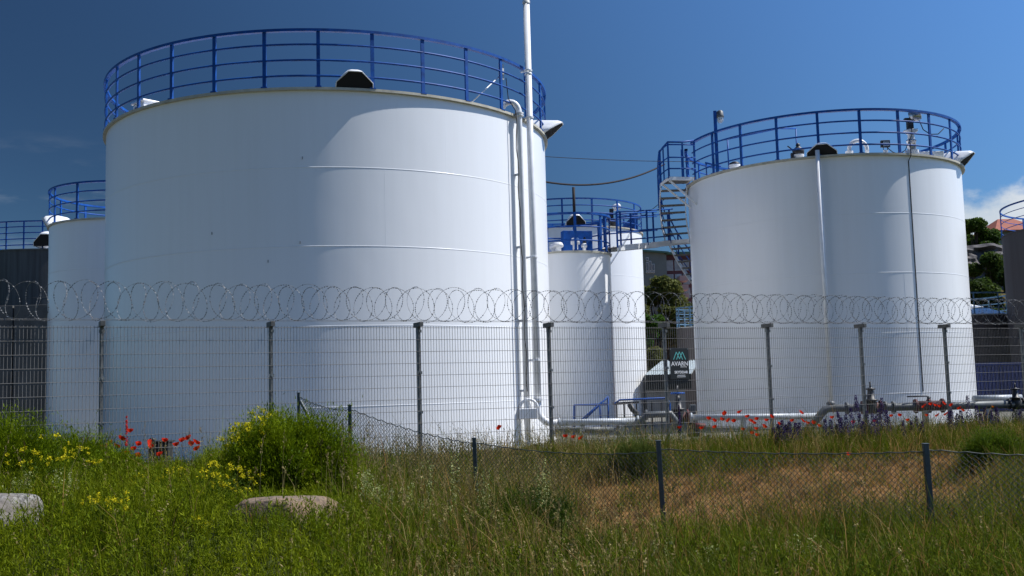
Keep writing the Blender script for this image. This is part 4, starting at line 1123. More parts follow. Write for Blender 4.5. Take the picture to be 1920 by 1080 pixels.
# apartment building on the hill behind
yb_ = 92.0
zt = at(1228, 471, yb_).z; xl, xc = at(1150, 500, yb_).x, at(1250, 500, yb_).x
AB = thing("apartment_building", "grey green building with stepped windows and maroon glazed front on the hill", "building", ((xl + xc) / 2, yb_, tz(5, yb_)))
zb_ = tz(12, yb_) - 1
ztl = at(1205, 469, yb_).z; ztr = at(1249, 475.5, yb_).z
m = MB(); m.prism([(xl, yb_, zb_), (xc, yb_, zb_), (xc, yb_, ztr), (xl + 1, yb_, ztl + .1)], (0, 9, 0)); build("wall", m, M["render"], AB)
m = MB(); m.prism([(xl - .2, yb_ - .25, ztl + .12), (xc + .2, yb_ - .25, ztr), (xc + .2, yb_ - .25, ztr + .16), (xl - .2, yb_ - .25, ztl + .3)], (0, 9.5, 0)); build("roof", m, M["copper"], AB)
for (px, yt, yb2) in ((1213.5, 483, 489), (1213.5, 491.5, 508), (1219, 489.5, 508), (1225, 495, 508), (1213.5, 509, 512), (1219, 509, 512), (1225, 509, 512), (1221, 521, 534), (1228, 521, 534)):
    a_ = at(px - 2.6, yt, yb_); b_ = at(px + 2.6, yb2, yb_); c_ = (a_ + b_) / 2
    f = build("window", MB().box((c_.x, yb_ - .02, c_.z), (b_.x - a_.x, .12, a_.z - b_.z)), M["bwhite"], AB)
    build("pane", MB().box((c_.x, yb_ - .07, c_.z), (b_.x - a_.x - .08, .06, max(.06, a_.z - b_.z - .1))), M["bglass"], f)
xf0, xf1 = xc + .0, at(1312, 500, yb_).x
ztf = at(1280, 484, yb_ + 3).z
build("glazed_front", MB().box(((xf0 + xf1) / 2, yb_ + 3, (zb_ + ztf) / 2), (xf1 - xf0, 5, ztf - zb_)), M["maroon"], AB)
m = MB(); m.box(((xf0 + xf1) / 2, yb_ + 2.8, ztf + .12), (xf1 - xf0 + .3, 5.6, .2)); build("roof", m, M["copper"], AB)
for r_ in range(5):
    for k in range(4):
        xx = xf0 + .35 + k * .72; z_ = ztf - .95 - r_ * 1.25
        f = build("window", MB().box((xx, yb_ + .48, z_), (.6, .1, .95)), M["bglass2"], AB)
for k in range(4):
    z_ = at(1285, 520 + k * 17, yb_ - 2).z; xx = at(1284, 500, yb_ - 2).x
    build("balcony", MB().box((xx, yb_ - .5, z_), (.75, 1.6, .45)), M["pink"], AB)

# rock face, red roofed house on the right
yr = 70.0
from mathutils import noise as mnoise
def rockwall():
    m = MB(); nx, nz = 60, 16; a_, b_ = at(1795, 470, yr).x, at(1920, 470, yr).x
    z0, z1 = at(1850, 490, yr).z - 2.0, at(1850, 455, yr).z
    vs = []
    for j in range(nz + 1):
        for i in range(nx + 1):
            x = a_ + (b_ - a_) * i / nx; z = z0 + (z1 - z0 + 0.2 * mnoise.noise(Vector((x * .9, 0, 0)))) * j / nz
            y = yr + 0.8 * mnoise.noise(Vector((x * .8, z * 2.2, 3))) + .35 * mnoise.noise(Vector((x * 2.3, z * 5, 1))) + (1.2 * (j / nz) ** 3)
            vs.append((x, y, z))
    for i in range(nx + 1): x, y, z = vs[nz * (nx + 1) + i]; vs.append((x, y + 4, z + .3))
    fs = [(j * (nx + 1) + i, j * (nx + 1) + i + 1, (j + 1) * (nx + 1) + i + 1, (j + 1) * (nx + 1) + i) for j in range(nz + 1) for i in range(nx)]
    m.add(vs, fs)
    solo("rock_face", m, M["cliff"], "dark grey rock face below the trees on right hill", "rock", Vector(((a_ + b_) / 2, yr, z0)))
rockwall()
yh = 88.0
HS = thing("house", "house with red tiled roof on the hill behind the dark tank", "house", (at(1910, 430, yh).x, yh, tz(42, yh)))
x0, x1 = at(1868, 430, yh).x, at(1960, 430, yh).x; ze = at(1890, 431, yh).z; zr_ = at(1910, 410, yh + 3).z
build("wall", MB().box(((x0 + x1) / 2 + .2, yh + 3, ze - 1.6), (x1 - x0 - .4, 5.4, 3.2)), M["render"], HS)
m = MB(); m.prism([(x0 - .1, yh, ze), (x1, yh, ze), (x1 - 1.2, yh + 3, zr_), (x0 + 1.6, yh + 3, zr_)], (0, 0, -.12)); m.add([(x0 - .1, yh, ze), (x0 + 1.6, yh + 3, zr_), (x0 - .1, yh + 6, ze)], [(0, 1, 2)])
build("roof", m, M["redroof"], HS)
for k in range(3):
    f = build("window", MB().box((x0 + 1 + k * 1.3, yh + .28, ze - .9), (.7, .1, .9)), M["bwhite"], HS); build("pane", MB().box((x0 + 1 + k * 1.3, yh + .22, ze - .9), (.55, .04, .75)), M["bglass"], f)

# ------------------------------------------------------------------ trees and bushes
def leaf_cloud(blobs, n, size, cols, seed):
    """many leaf sized faces in clumps; blobs = [(centre, radii, weight)]"""
    rg = np.random.default_rng(seed); W = np.array([b[2] for b in blobs], float); W /= W.sum()
    idx = rg.choice(len(blobs), n, p=W)
    C = np.array([b[0] for b in blobs])[idx]; R = np.array([b[1] for b in blobs])[idx]
    d = rg.normal(size=(n, 3)); d /= np.linalg.norm(d, axis=1)[:, None]
    rad = rg.uniform(0.2, 1.25, n) ** 0.6
    P = C + d * R * rad[:, None]
    nrm = d * 0.7 + rg.normal(size=(n, 3)) * 0.7 + [0, 0, 0.35]; nrm /= np.linalg.norm(nrm, axis=1)[:, None]
    t = np.cross(nrm, rg.normal(size=(n, 3))); t /= np.linalg.norm(t, axis=1)[:, None]; b = np.cross(nrm, t)
    s = size * rg.uniform(0.6, 1.4, n)[:, None]
    V = np.stack([P - t * s, P + b * s * 0.55, P + t * s, P - b * s * 0.55], 1).reshape(-1, 3)
    F = np.arange(4 * n).reshape(-1, 4)
    cols = np.array(cols); ci = rg.uniform(0, 1, len(blobs))[idx] * 0.6 + rg.uniform(0, 1, n) * 0.4
    col = cols[0] + (cols[1] - cols[0]) * ci[:, None]; col = col * rg.uniform(0.8, 1.2, n)[:, None]
    return V, F, np.repeat(col, 4, 0)
def tree(name, label, cat, base, h, spread, trunk_h, cols, seed, n=14000, size=0.12, nblob=26, group=None, low=0.3):
    base = Vector(base); t = thing(name, label, cat, base, group)
    rg = random.Random(seed); m = MB()
    m.tube([base + Vector((0, 0, -.4)), base + Vector((rg.uniform(-.1, .1), 0, trunk_h * .5)), base + Vector((rg.uniform(-.2, .2), 0, trunk_h)), base + Vector((0, 0, h * .8))], [h * .028, h * .022, h * .016, h * .005], 8)
    blobs = []
    for k in range(nblob):
        a = rg.uniform(0, 2 * PI); f = rg.uniform(low, .95); rr_ = spread * math.sin(PI * min(.97, (f - low + .12) / (1.12 - low))) * rg.uniform(.45, .95)
        c = base + Vector((rr_ * math.cos(a), rr_ * math.sin(a), h * f)); q_ = spread * rg.uniform(.18, .40)
        blobs.append((tuple(c), (q_, q_, q_ * .8), q_ ** 2))
        m.tube([base + Vector((0, 0, trunk_h * rg.uniform(.6, 1.2))), base.lerp(c, .6) + Vector((0, 0, h * .1)), c], [h * .012, h * .008, h * .003], 5)
    build("trunk", m, M["bark"], t)
    V, F, Cc = leaf_cloud(blobs, n, size, cols, seed)
    fast_mesh("crown", V, F, M["leaf"], t, Cc, org=base)
    return t
def gz(px, Y): x = at(px, 600, Y).x; return (x, Y, tz(x, Y))
GR = [(0.035, 0.07, 0.010), (0.09, 0.14, 0.02)]
OL = [(0.07, 0.085, 0.02), (0.14, 0.15, 0.04)]
b_ = gz(1240, 62); tree("broad_tree", "olive green tree with open crown before the far building", "tree", b_, at(1240, 517, 62).z - b_[2], 1.9, 1.6, OL, 3, n=16000, size=0.10, nblob=20)
b_ = gz(1218, 57); tree("broad_tree", "bright green bushy tree beside the middle white tanks", "tree", b_, at(1218, 575, 57).z - b_[2], 1.3, 1.0, [(0.03, 0.075, 0.01), (0.07, 0.14, 0.02)], 4, n=12000, size=0.08, nblob=14)
b_ = gz(1276, 66); tree("broad_tree", "dark green tree behind the railed small dark tank", "tree", b_, at(1276, 560, 66).z - b_[2], 1.5, 1.2, [(0.03, 0.05, 0.012), (0.08, 0.10, 0.025)], 8, n=10000, size=0.10)
b_ = gz(1838, 78); tree("broad_tree", "round dark green tree on top of the right rock face", "tree", b_, at(1836, 412, 78).z - b_[2], 1.6, .8, GR, 5, n=14000, size=0.12, low=.15)
b_ = gz(1876, 80); tree("broad_tree", "small green tree left of the red roofed house", "tree", b_, at(1876, 428, 80).z - b_[2], 0.9, .5, GR, 6, n=7000, size=0.11, low=.02)
b_ = gz(1815, 84); tree("broad_tree", "green tree directly beside the winding-stair tank above the rock face", "tree", b_, at(1815, 424, 84).z - b_[2], 1.5, .4, GR, 33, n=11000, size=0.12, low=.02)
b_ = gz(1858, 82); tree("hillside_bush", "green bush between the two trees above the rock face", "bush", b_, at(1858, 440, 82).z - b_[2], 1.3, .3, GR, 34, n=9000, size=0.11, low=.02)
b_ = gz(1225, 53); tree("hillside_bush", "low bush on the slope behind the shed roof", "bush", b_, at(1225, 640, 53).z - b_[2], 1.0, .2, OL, 35, n=7000, size=0.08, low=.02)
for k, (px, Y, yt, w, lab) in enumerate(((1828, 64, 480, 1.5, "dark leafy bush under the rock face beside the white tank"), (1862, 63, 476, 1.6, "dark leafy bush under the rock face beside the dark tank"), (1845, 58, 520, 1.8, "lower dark bush above the low grey tank's railing"), (1900, 60, 500, 1.5, "dark bush mostly hidden behind the right edge tank"))):
    b_ = gz(px, Y); tree("hillside_bush", lab, "bush", b_, at(px, yt, Y).z - b_[2], w, .4, [(0.022, 0.045, 0.008), (0.075, 0.11, 0.02)], 20 + k, n=12000, size=0.10, low=.08, nblob=18)

# ------------------------------------------------------------------ vegetation
def mixc(a, b, t): return np.asarray(a) + (np.asarray(b) - np.asarray(a)) * t[:, None]
def blade_arrays(P, h, w, lean, rg, col, segs=2):
    """curved tapering blades: P base (n,3), h height, lean (n,2) sideways offset of the tip"""
    n = len(P); a = rg.uniform(0, PI, n); side = np.stack([np.cos(a), np.sin(a), np.zeros(n)], 1) * (w / 2)[:, None]
    L = np.c_[lean, np.zeros(n)]; up = np.array([0, 0, 1.0])
    m = P + up * (h * 0.58)[:, None] + L * 0.28
    t = P + up * (h * np.sqrt(np.clip(1 - (np.linalg.norm(lean, axis=1) / np.maximum(h, 1e-3) * 0.7) ** 2, 0.15, 1)))[:, None] + L
    V = np.stack([P - side, P + side, m + side * 0.75, m - side * 0.75, t], 1).reshape(-1, 3)
    k = np.arange(n)[:, None] * 5
    return V, [np.hstack([k, k + 1, k + 2, k + 3]), np.hstack([k + 3, k + 2, k + 4])], np.repeat(col, 5, 0)
def leaflet_arrays(P, s, rg, col, upb=0.3, asp=0.5):
    n = len(P); nr = rg.normal(size=(n, 3)) + [0, 0, upb]; nr /= np.linalg.norm(nr, axis=1)[:, None]
    t = np.cross(nr, rg.normal(size=(n, 3))); t /= np.linalg.norm(t, axis=1)[:, None]; b = np.cross(nr, t)
    s = s[:, None]
    V = np.stack([P - t * s, P + b * s * asp, P + t * s, P - b * s * asp], 1).reshape(-1, 3)
    return V, [np.arange(4 * n).reshape(-1, 4)], np.repeat(col, 4, 0)
def blade_tips(P, T, w, rg, col, bow=0.15):
    n = len(P); a = rg.uniform(0, PI, n); side = np.stack([np.cos(a), np.sin(a), np.zeros(n)], 1) * (w / 2)[:, None]
    d = T - P; m = P + d * np.array([0.5 - bow, 0.5 - bow, 0.5 + bow])
    V = np.stack([P - side, P + side, m + side * 0.75, m - side * 0.75, T], 1).reshape(-1, 3)
    k = np.arange(n)[:, None] * 5
    return V, [np.hstack([k, k + 1, k + 2, k + 3]), np.hstack([k + 3, k + 2, k + 4])], np.repeat(col, 5, 0)
def stroke_arrays(P, D, w, rg, col):
    return blade_tips(P, P + D, w, rg, col, 0.1)
def merge(L):
    V, Q, T, C, o = [], [], [], [], 0
    for v, fs, c in L:
        V.append(v); C.append(c)
        for f in fs: (Q if f.shape[1] == 4 else T).append(f + o)
        o += len(v)
    F = [np.concatenate(Q)] if Q else []
    if T: F.append(np.concatenate(T))
    return np.concatenate(V), F, np.concatenate(C)
def veg(name, L, parent=None, org=None, mat="leaf"):
    V, F, C = merge(L); C = np.clip(C, 0.002, 0.9)
    return fast_mesh(name, V, F, M[mat], parent, C, org=org)

BOULD = [(b1.x, b1.y, .40, .36), (b2.x, b2.y, .50, .34)]
def scatter(n, rg, umin=-0.74, umax=0.74, y0=6.6, y1=25.0):
    """area uniform points inside the field of view wedge, in front of and just behind the fence"""
    y = np.sqrt(rg.uniform(y0 ** 2, y1 ** 2, n)); u = rg.uniform(umin, umax, n); x = u * y
    d = fence_d(x, y); k = d < 0.55
    for bx, by, rx, ry in BOULD: k &= ((x - bx) / rx) ** 2 + ((y - by) / ry) ** 2 > 1
    return x[k], y[k], u[k], d[k]
def patchn(x, y, s, ph=0.0):
    return 0.5 + 0.5 * (np.sin(x * s + ph) * np.cos(y * s * 0.9 - ph) * 0.6 + np.sin(x * s * 2.3 - y * s * 1.7 + ph) * 0.4)
def lushf(x, y, u): return sstep(-0.06, -0.20, u + 0.05 * (patchn(x, y, 1.9) - 0.5))
def dryf(x, y, u, d):
    w = patchn(x, y, 1.4, 0.7) - 0.5
    left = sstep(0.015, 0.065, u + 0.05 * w); right = 1 - sstep(0.40, 0.47, u + 0.05 * w)
    near = sstep(9.4, 10.8, y + 1.2 * w - 7.0 * np.maximum(u - 0.17, 0)); far = 1 - sstep(-1.9, -1.3, d + 0.5 * w)
    return left * right * near * far * (1 - 0.55 * sstep(0.74, 0.86, patchn(x, y, 2.3, 4.0)))

def lowf(x, y, u):
    f = np.ones(len(x))
    for bx, by, rx, ry in BOULD: f *= np.where((np.abs(x - bx) < rx * 1.1) & (y < by) & (y > by - 1.5), 0.52, 1)
    f *= np.where((np.abs(x - b2.x) < 0.75) & (y >= by) & (y < 11.3), 0.45, 1)
    return f * (1 - 0.45 * sstep(-0.385, -0.365, u) * (1 - sstep(-0.31, -0.29, u)) * sstep(11.6, 12.4, y))
def meadow():
    rg = np.random.default_rng(21)
    x, y, u, d = scatter(700000, rg)
    lush, dry = lushf(x, y, u), dryf(x, y, u, d)
    verge = sstep(-1.9, -0.9, d)
    keep = rg.uniform(0, 1, len(x)) < (0.80 - 0.56 * dry) * np.where(d > 0.1, 0.35, 1) * (1 - 0.45 * lush)
    x, y, u, d, lush, dry, verge = (q[keep] for q in (x, y, u, d, lush, dry, verge)); n = len(x)
    pn = patchn(x, y, 2.7, 0.3); pn2 = patchn(x, y, 0.9, 2.0)
    h = rg.gamma(6, 1 / 6, n) * (0.29 + 0.10 * lush * pn2 + 0.04 * verge * (1 - lush) + 0.08 * pn) * (1 - 0.76 * dry)
    h *= np.where(y < 8.6, 0.85, 1) * (0.62 + 0.72 * patchn(x, y, 4.7, 1.1)) * (1 - 0.22 * lush)
    h *= lowf(x, y, u)
    mid = sstep(-0.20, -0.02, u) * (1 - sstep(0.08, 0.2, u))
    h *= np.where((rg.uniform(0, 1, n) < 0.10) & (dry > 0.4), 2.3, 1)
    h += mid * (1 - dry) * 0.10 * rg.uniform(0, 1, n) * (y > 10)
    w = rg.uniform(0.0035, 0.0085, n) * (1 + 0.03 * y)
    ang = rg.uniform(0, 2 * PI, n); ln = h * rg.uniform(0.1, 0.75, n)
    lean = np.stack([np.cos(ang) * ln - 0.04 * h, np.sin(ang) * ln], 1)
    P = np.stack([x, y, terrain(x, y) - 0.02], 1)
    g1, g2 = (0.050, 0.085, 0.003), (0.17, 0.195, 0.004)
    d1, d2 = (0.042, 0.070, 0.005), (0.14, 0.165, 0.011)
    tan, brown = (0.42, 0.32, 0.13), (0.32, 0.16, 0.045)
    r = np.clip(rg.uniform(0, 1, n) * 0.65 + 0.35 * pn, 0, 1)
    col = mixc(d1, d2, r) * (1 - lush[:, None]) + mixc(g1, g2, r) * lush[:, None]
    isdry = rg.uniform(0, 1, n) < (0.10 + 0.22 * mid + 0.06 * verge * (1 - lush) + 0.12 * sstep(0.1, 0.3, u)) * (0.25 + 1.6 * patchn(x, y, 3.3, 2.2) ** 1.5) + 0.80 * dry - 0.04 * lush
    dc = mixc(brown, tan, np.clip(rg.normal(0.30, 0.25, n) + 0.25 * verge + 0.2 * mid, 0, 1)) * rg.uniform(0.6, 1.15, n)[:, None]
    col = np.where(isdry[:, None], dc, col)
    o = veg("meadow_grass", [blade_arrays(P, h, w, lean, rg, col)])
    kind(o, "stuff"); tag(o, "tangled green and straw coloured meadow grass covering the foreground", "grass")
meadow()

def tufts():
    """wiry tussocks breaking up the dry patch, and tall loose stalks in the middle of the meadow"""
    rg = np.random.default_rng(71)
    x, y, u, d = scatter(7600, rg, y1=22); dry = dryf(x, y, u, d); k = (dry > 0.35) & (rg.uniform(0, 1, len(x)) < 0.22)
    cx, cy = x[k], y[k]; m = 46; n = len(cx) * m
    rad = np.repeat(rg.uniform(0.03, 0.14, len(cx)), m); a = rg.uniform(0, 2 * PI, n); r_ = rad * np.sqrt(rg.uniform(0, 1, n))
    px, py = np.repeat(cx, m) + r_ * np.cos(a), np.repeat(cy, m) + r_ * np.sin(a)
    h = np.repeat(rg.uniform(0.06, 0.22, len(cx)), m) * rg.uniform(0.5, 1.1, n)
    lean = np.stack([np.cos(a), np.sin(a)], 1) * (h * rg.uniform(0.3, 0.9, n))[:, None]
    t = np.repeat(rg.uniform(0, 1, len(cx)), m)[:, None]; g = np.repeat(rg.uniform(0, 1, len(cx)) < 0.2, m)[:, None]
    C = np.where(g, np.array([0.05, 0.065, 0.015]) + t * np.array([0.05, 0.05, 0.01]), np.array([0.14, 0.085, 0.035]) + t * np.array([0.26, 0.20, 0.09])) * rg.uniform(0.6, 1.2, (n, 1))
    L = [blade_arrays(np.stack([px, py, terrain(px, py) - 0.01], 1), h, rg.uniform(0.005, 0.010, n), lean, rg, C)]
    x, y, u, d = scatter(11500, rg, y0=9.5, y1=22)
    k = (rg.uniform(0, 1, len(x)) < 0.30 * sstep(-0.24, -0.12, u) * (1 - sstep(0.02, 0.08, u)) + 0.05 + 0.10 * sstep(-1.8, -0.6, d)) & (d < 0.2) & (dryf(x, y, u, d) < 0.3)
    x, y = x[k], y[k]; n = len(x); H = rg.uniform(0.5, 0.85, n); a = rg.uniform(0, 2 * PI, n); ln = H * rg.uniform(0.03, 0.3, n)
    P = np.stack([x, y, terrain(x, y)], 1); lean = np.stack([np.cos(a) * ln, np.sin(a) * ln], 1)
    C = mixc((0.10, 0.065, 0.03), (0.30, 0.24, 0.11), rg.uniform(0, 1, n))
    L.append(blade_arrays(P, H, np.full(n, 0.006), lean, rg, C))
    m = 16; t = rg.uniform(0.74, 1.03, (n, m)).ravel()[:, None]
    ctr = np.repeat(P, m, 0) + np.array([0, 0, 1.0]) * np.repeat(H * 0.985, m)[:, None] * t + np.c_[np.repeat(lean, m, 0), np.zeros(n * m)] * t ** 2 + rg.normal(0, 0.009, (n * m, 3))
    D = rg.normal(size=(n * m, 3)) * 0.012 + [0, 0, 0.022]
    L.append(stroke_arrays(ctr, D, rg.uniform(0.005, 0.010, n * m), rg, np.repeat(C, m, 0) * rg.uniform(0.8, 1.2, (n * m, 1))))
    o = veg("dry_tussocks", L); kind(o, "stuff"); tag(o, "wiry brown tussocks of the dry patch and tall loose grass stalks", "grass")
tufts()

def weeds():
    """leafy stems that make the lush left of the meadow fluffy, plus scattered ones elsewhere"""
    rg = np.random.default_rng(31)
    x, y, u, d = scatter(80000, rg, y1=24)
    lush, dry = lushf(x, y, u), dryf(x, y, u, d)
    k = (rg.uniform(0, 1, len(x)) < (0.10 + 0.52 * lush + 0.42 * (u > -0.05) * (y < 11.5) * patchn(x, y, 2.0, 1.7) + 0.42 * (d > -2.2) * patchn(x, y, 1.6, 0.4)) * (1 - 0.9 * dry)) & (d < 0.2)
    x, y, u, lush = x[k], y[k], u[k], lush[k]; n = len(x)
    pn2 = patchn(x, y, 0.9, 2.0); pn = patchn(x, y, 2.7, 0.3)
    H = rg.uniform(0.18, 0.46, n) * (0.70 + 0.35 * pn2 * lush + 0.35 * patchn(x, y, 4.1, 2.6))
    H *= lowf(x, y, u)
    P = np.stack([x, y, terrain(x, y)], 1); ang = rg.uniform(0, 2 * PI, n); ln = H * rg.uniform(0.05, 0.45, n)
    lean = np.stack([np.cos(ang) * ln, np.sin(ang) * ln], 1)
    c0 = mixc((0.065, 0.11, 0.004), (0.20, 0.225, 0.006), np.clip(0.55 * rg.uniform(0, 1, n) + 0.45 * pn, 0, 1)); c1 = mixc((0.05, 0.085, 0.005), (0.16, 0.185, 0.012), rg.uniform(0, 1, n))
    C = c1 + (c0 - c1) * lush[:, None]
    L = [blade_arrays(P, H, np.full(n, 0.006), lean, rg, C * 0.8)]
    m = 34
    t = rg.uniform(0.25, 1.02, (n, m)); base = np.repeat(P, m, 0); tt = t.ravel()[:, None]
    ctr = base + np.array([0, 0, 1.0]) * np.repeat(H, m)[:, None] * tt * 0.96 + np.c_[np.repeat(lean, m, 0), np.zeros(n * m)] * tt ** 2
    ctr += rg.normal(0, 0.022, (n * m, 3)) * (1.25 - tt * 0.6)
    cc = np.repeat(C, m, 0) * rg.uniform(0.7, 1.3, (n * m, 1))
    dv_ = rg.normal(size=(n * m, 3)) * [1, 1, 0.8] + [0, 0, 0.75]; dv_ *= (rg.uniform(0.022, 0.055, n * m) / np.linalg.norm(dv_, axis=1))[:, None]
    L.append(stroke_arrays(ctr, dv_, rg.uniform(0.006, 0.012, n * m), rg, cc))
    o = veg("meadow_weeds", L); kind(o, "stuff"); tag(o, "fluffy yellow green leafy weeds filling the left of the meadow", "weeds")
weeds()

def seedheads():
    rg = np.random.default_rng(41)
    x, y, u, d = scatter(19500, rg, y1=23)
    lush, dry = lushf(x, y, u), dryf(x, y, u, d); verge = sstep(-1.8, -0.8, d)
    mid = sstep(-0.20, -0.04, u) * (1 - sstep(0.06, 0.16, u))
    k = (rg.uniform(0, 1, len(x)) < (0.10 + 0.75 * mid + 0.38 * verge * (1 - lush)) * (1 - 0.85 * dry)) & (d < 0.4)
    x, y, u, mid, verge = x[k], y[k], u[k], mid[k], verge[k]; n = len(x)
    H = rg.uniform(0.34, 0.58, n) * (1 + 0.25 * mid * (y > 11)); H *= np.where(y < 9, 0.85, 1)
    P = np.stack([x, y, terrain(x, y)], 1); ang = rg.uniform(0, 2 * PI, n); ln = H * rg.uniform(0.05, 0.4, n)
    lean = np.stack([np.cos(ang) * ln, np.sin(ang) * ln], 1)
    C = mixc((0.15, 0.12, 0.035), (0.40, 0.32, 0.14), rg.uniform(0, 1, n) ** 1.4)
    L = [blade_arrays(P, H, np.full(n, 0.0055), lean, rg, C)]
    m = 11; t = rg.uniform(0.80, 1.05, (n, m)).ravel()[:, None]
    f = np.sqrt(np.clip(1 - (np.linalg.norm(lean, axis=1) / H * 0.7) ** 2, 0.15, 1))
    ctr = np.repeat(P, m, 0) + np.array([0, 0, 1.0]) * np.repeat(H * f, m)[:, None] * t + np.c_[np.repeat(lean, m, 0), np.zeros(n * m)] * t ** 2 + rg.normal(0, 0.007, (n * m, 3))
    L.append(leaflet_arrays(ctr, rg.uniform(0.007, 0.017, n * m), rg, np.repeat(C, m, 0) * rg.uniform(0.8, 1.25, (n * m, 1)), 0.0, 0.4))
    o = veg("seed_grass", L); kind(o, "stuff"); tag(o, "pale straw stalks with drooping seed heads among the meadow grass", "grass")
seedheads()

def bush(name, label, px, Y, ytop, wid, depth, cols, seed, nb=5200, nl=9000, blossoms=None, cat="bush", group=None):
    """dome of upright stems fanning out from the foot, fine leaves along their outer half"""
    rg = np.random.default_rng(seed); c = at(px, ytop, Y); g = tz(c.x, Y); Ht = c.z - g
    org = (c.x, Y, g); t = thing(name, label, cat, org, group)
    n = nb; a = rg.uniform(0, 2 * PI, n); e = np.arcsin(rg.uniform(0.05, 1, n))
    lump = 0.86 + 0.10 * np.sin(3 * a + seed) * np.cos(e) + 0.07 * np.sin(7 * a + 5 * e + 2.0 * seed) + 0.06 * np.sin(11 * a - 9 * e)
    f = lump * (0.68 + 0.38 * rg.uniform(0, 1, n) ** 0.8) * np.where(rg.uniform(0, 1, n) < 0.05, 1.13, 1); se = np.sin(e) ** 0.72
    T = np.stack([c.x + wid / 2 * np.cos(e) * np.cos(a) * f, Y + depth / 2 * np.cos(e) * np.sin(a) * f, g + Ht * se * f], 1) + rg.normal(0, 0.02, (n, 3))
    P = np.stack([c.x + wid * 0.20 * np.cos(e) * np.cos(a), Y + depth * 0.20 * np.cos(e) * np.sin(a), np.full(n, g)], 1)
    cl = 0.5 + 0.5 * np.sin(5 * a + 3 * e + seed) * np.sin(6 * e - 2 * a); lump = lump * (0.9 + 0.16 * cl)
    C = mixc(cols[0], cols[1], np.clip(0.45 * rg.uniform(0, 1, n) + 0.55 * cl, 0, 1))
    L = [blade_tips(P, T, rg.uniform(0.006, 0.011, n), rg, C)]
    k = rg.integers(0, n, nl); tt = rg.uniform(0.45, 1.03, nl)[:, None]
    d = T[k] - P[k]; bw = 4 * tt * (1 - tt) * 0.15
    ctr = P[k] + d * tt + np.hstack([-d[:, :2] * bw, d[:, 2:3] * bw]) + rg.normal(0, 0.022, (nl, 3))
    dv_ = d / np.linalg.norm(d, axis=1)[:, None] + rg.normal(size=(nl, 3)) * 0.95 + [0, 0, 0.2]; dv_ *= (rg.uniform(0.02, 0.06, nl) / np.linalg.norm(dv_, axis=1))[:, None]
    L.append(stroke_arrays(ctr, dv_, rg.uniform(0.007, 0.014, nl), rg, C[k] * rg.uniform(0.75, 1.25, (nl, 1))))
    veg("foliage", L, t, org)
    if blossoms:
        k = np.flatnonzero((T[:, 0] - c.x < blossoms[1] * wid) & (T[:, 2] > g + Ht * 0.55) & (f > 0.78)); k = rg.choice(k, blossoms[0])
        m = 12; ctr = np.repeat(T[k], m, 0) + rg.normal(0, 0.014, (len(k) * m, 3)) + [0, 0, 0.01]
        cy = mixc((0.42, 0.38, 0.01), (0.68, 0.58, 0.02), rg.uniform(0, 1, len(ctr)))
        veg("blossoms", [leaflet_arrays(ctr, rg.uniform(0.008, 0.015, len(ctr)), rg, cy, 0.5, 0.7)], t, org, "petal")
    return t
LU = [(0.055, 0.105, 0.003), (0.19, 0.24, 0.005)]
bush("flowering_bush", "big rounded yellow flowering green bush behind the flat tan boulder", 536, 11.7, 752, 1.95, 1.4, LU, 1, 13000, 60000, (120, -0.06))
bush("weed_clump", "tall bright green weed clump at the left picture edge", 0, 12.0, 748, 2.0, 1.3, LU, 2, 7000, 22000)
bush("weed_clump", "low bright green weed clump around the largest tank's left fence post", 130, 13.2, 790, 2.0, 1.1, LU, 5, 6000, 18000)
bush("weed_clump", "bushy green clump with poppies behind it, left of the dark box", 218, 12.9, 834, 1.1, 0.9, LU, 9, 4500, 13000)
bush("green_bush", "low dense green bush before the fence at right picture edge", 1858, 16.6, 790, 1.5, 1.1, [(0.04, 0.08, 0.006), (0.11, 0.155, 0.012)], 3, 6500, 18000)
bush("green_bush", "leafy green clump at the foot of the signed fence post", 1190, 17.2, 806, 1.5, 0.9, [(0.045, 0.075, 0.012), (0.12, 0.15, 0.03)], 4, 3800, 7000)
bush("green_bush", "dark green leafy clump left of the middle chain link post", 985, 11.4, 905, 1.5, 1.0, [(0.024, 0.055, 0.008), (0.06, 0.095, 0.014)], 6, 3600, 9000)

YG = [(0.07, 0.115, 0.004), (0.21, 0.24, 0.008)]; DG = [(0.03, 0.06, 0.005), (0.09, 0.125, 0.010)]
for k, (px, py, Y_, w_, cl_) in enumerate(((1300, 1002, 9.2, .8, YG), (1415, 985, 9.5, .7, YG), (1560, 975, 9.4, .9, DG), (1675, 1000, 8.9, .7, DG), (1795, 985, 9.2, .9, YG), (1890, 1010, 8.8, .7, DG), (1190, 1030, 8.8, .6, YG), (1480, 1030, 8.5, .6, YG), (1620, 1045, 8.4, .7, YG), (1760, 1040, 8.5, .6, DG))):
    bush("weed_clump", "low leafy clump in the bottom right foreground grass", px, Y_, py, w_, w_ * .8, cl_, 40 + k, 700, 4200, None, "weed clump", "leafy clumps bottom right")
for k, (px, py, Y_, w_, cl_) in enumerate(((700, 1000, 9.2, .7, DG), (830, 1015, 9.0, .6, YG), (960, 1010, 9.0, .8, YG), (1080, 1000, 9.3, .6, DG), (760, 960, 10.2, .8, DG), (880, 950, 10.4, .8, DG))):
    bush("weed_clump", "low leafy clump in the middle of the foreground grass", px, Y_, py, w_, w_ * .8, cl_, 60 + k, 700, 4000, None, "weed clump", "leafy clumps in the middle")
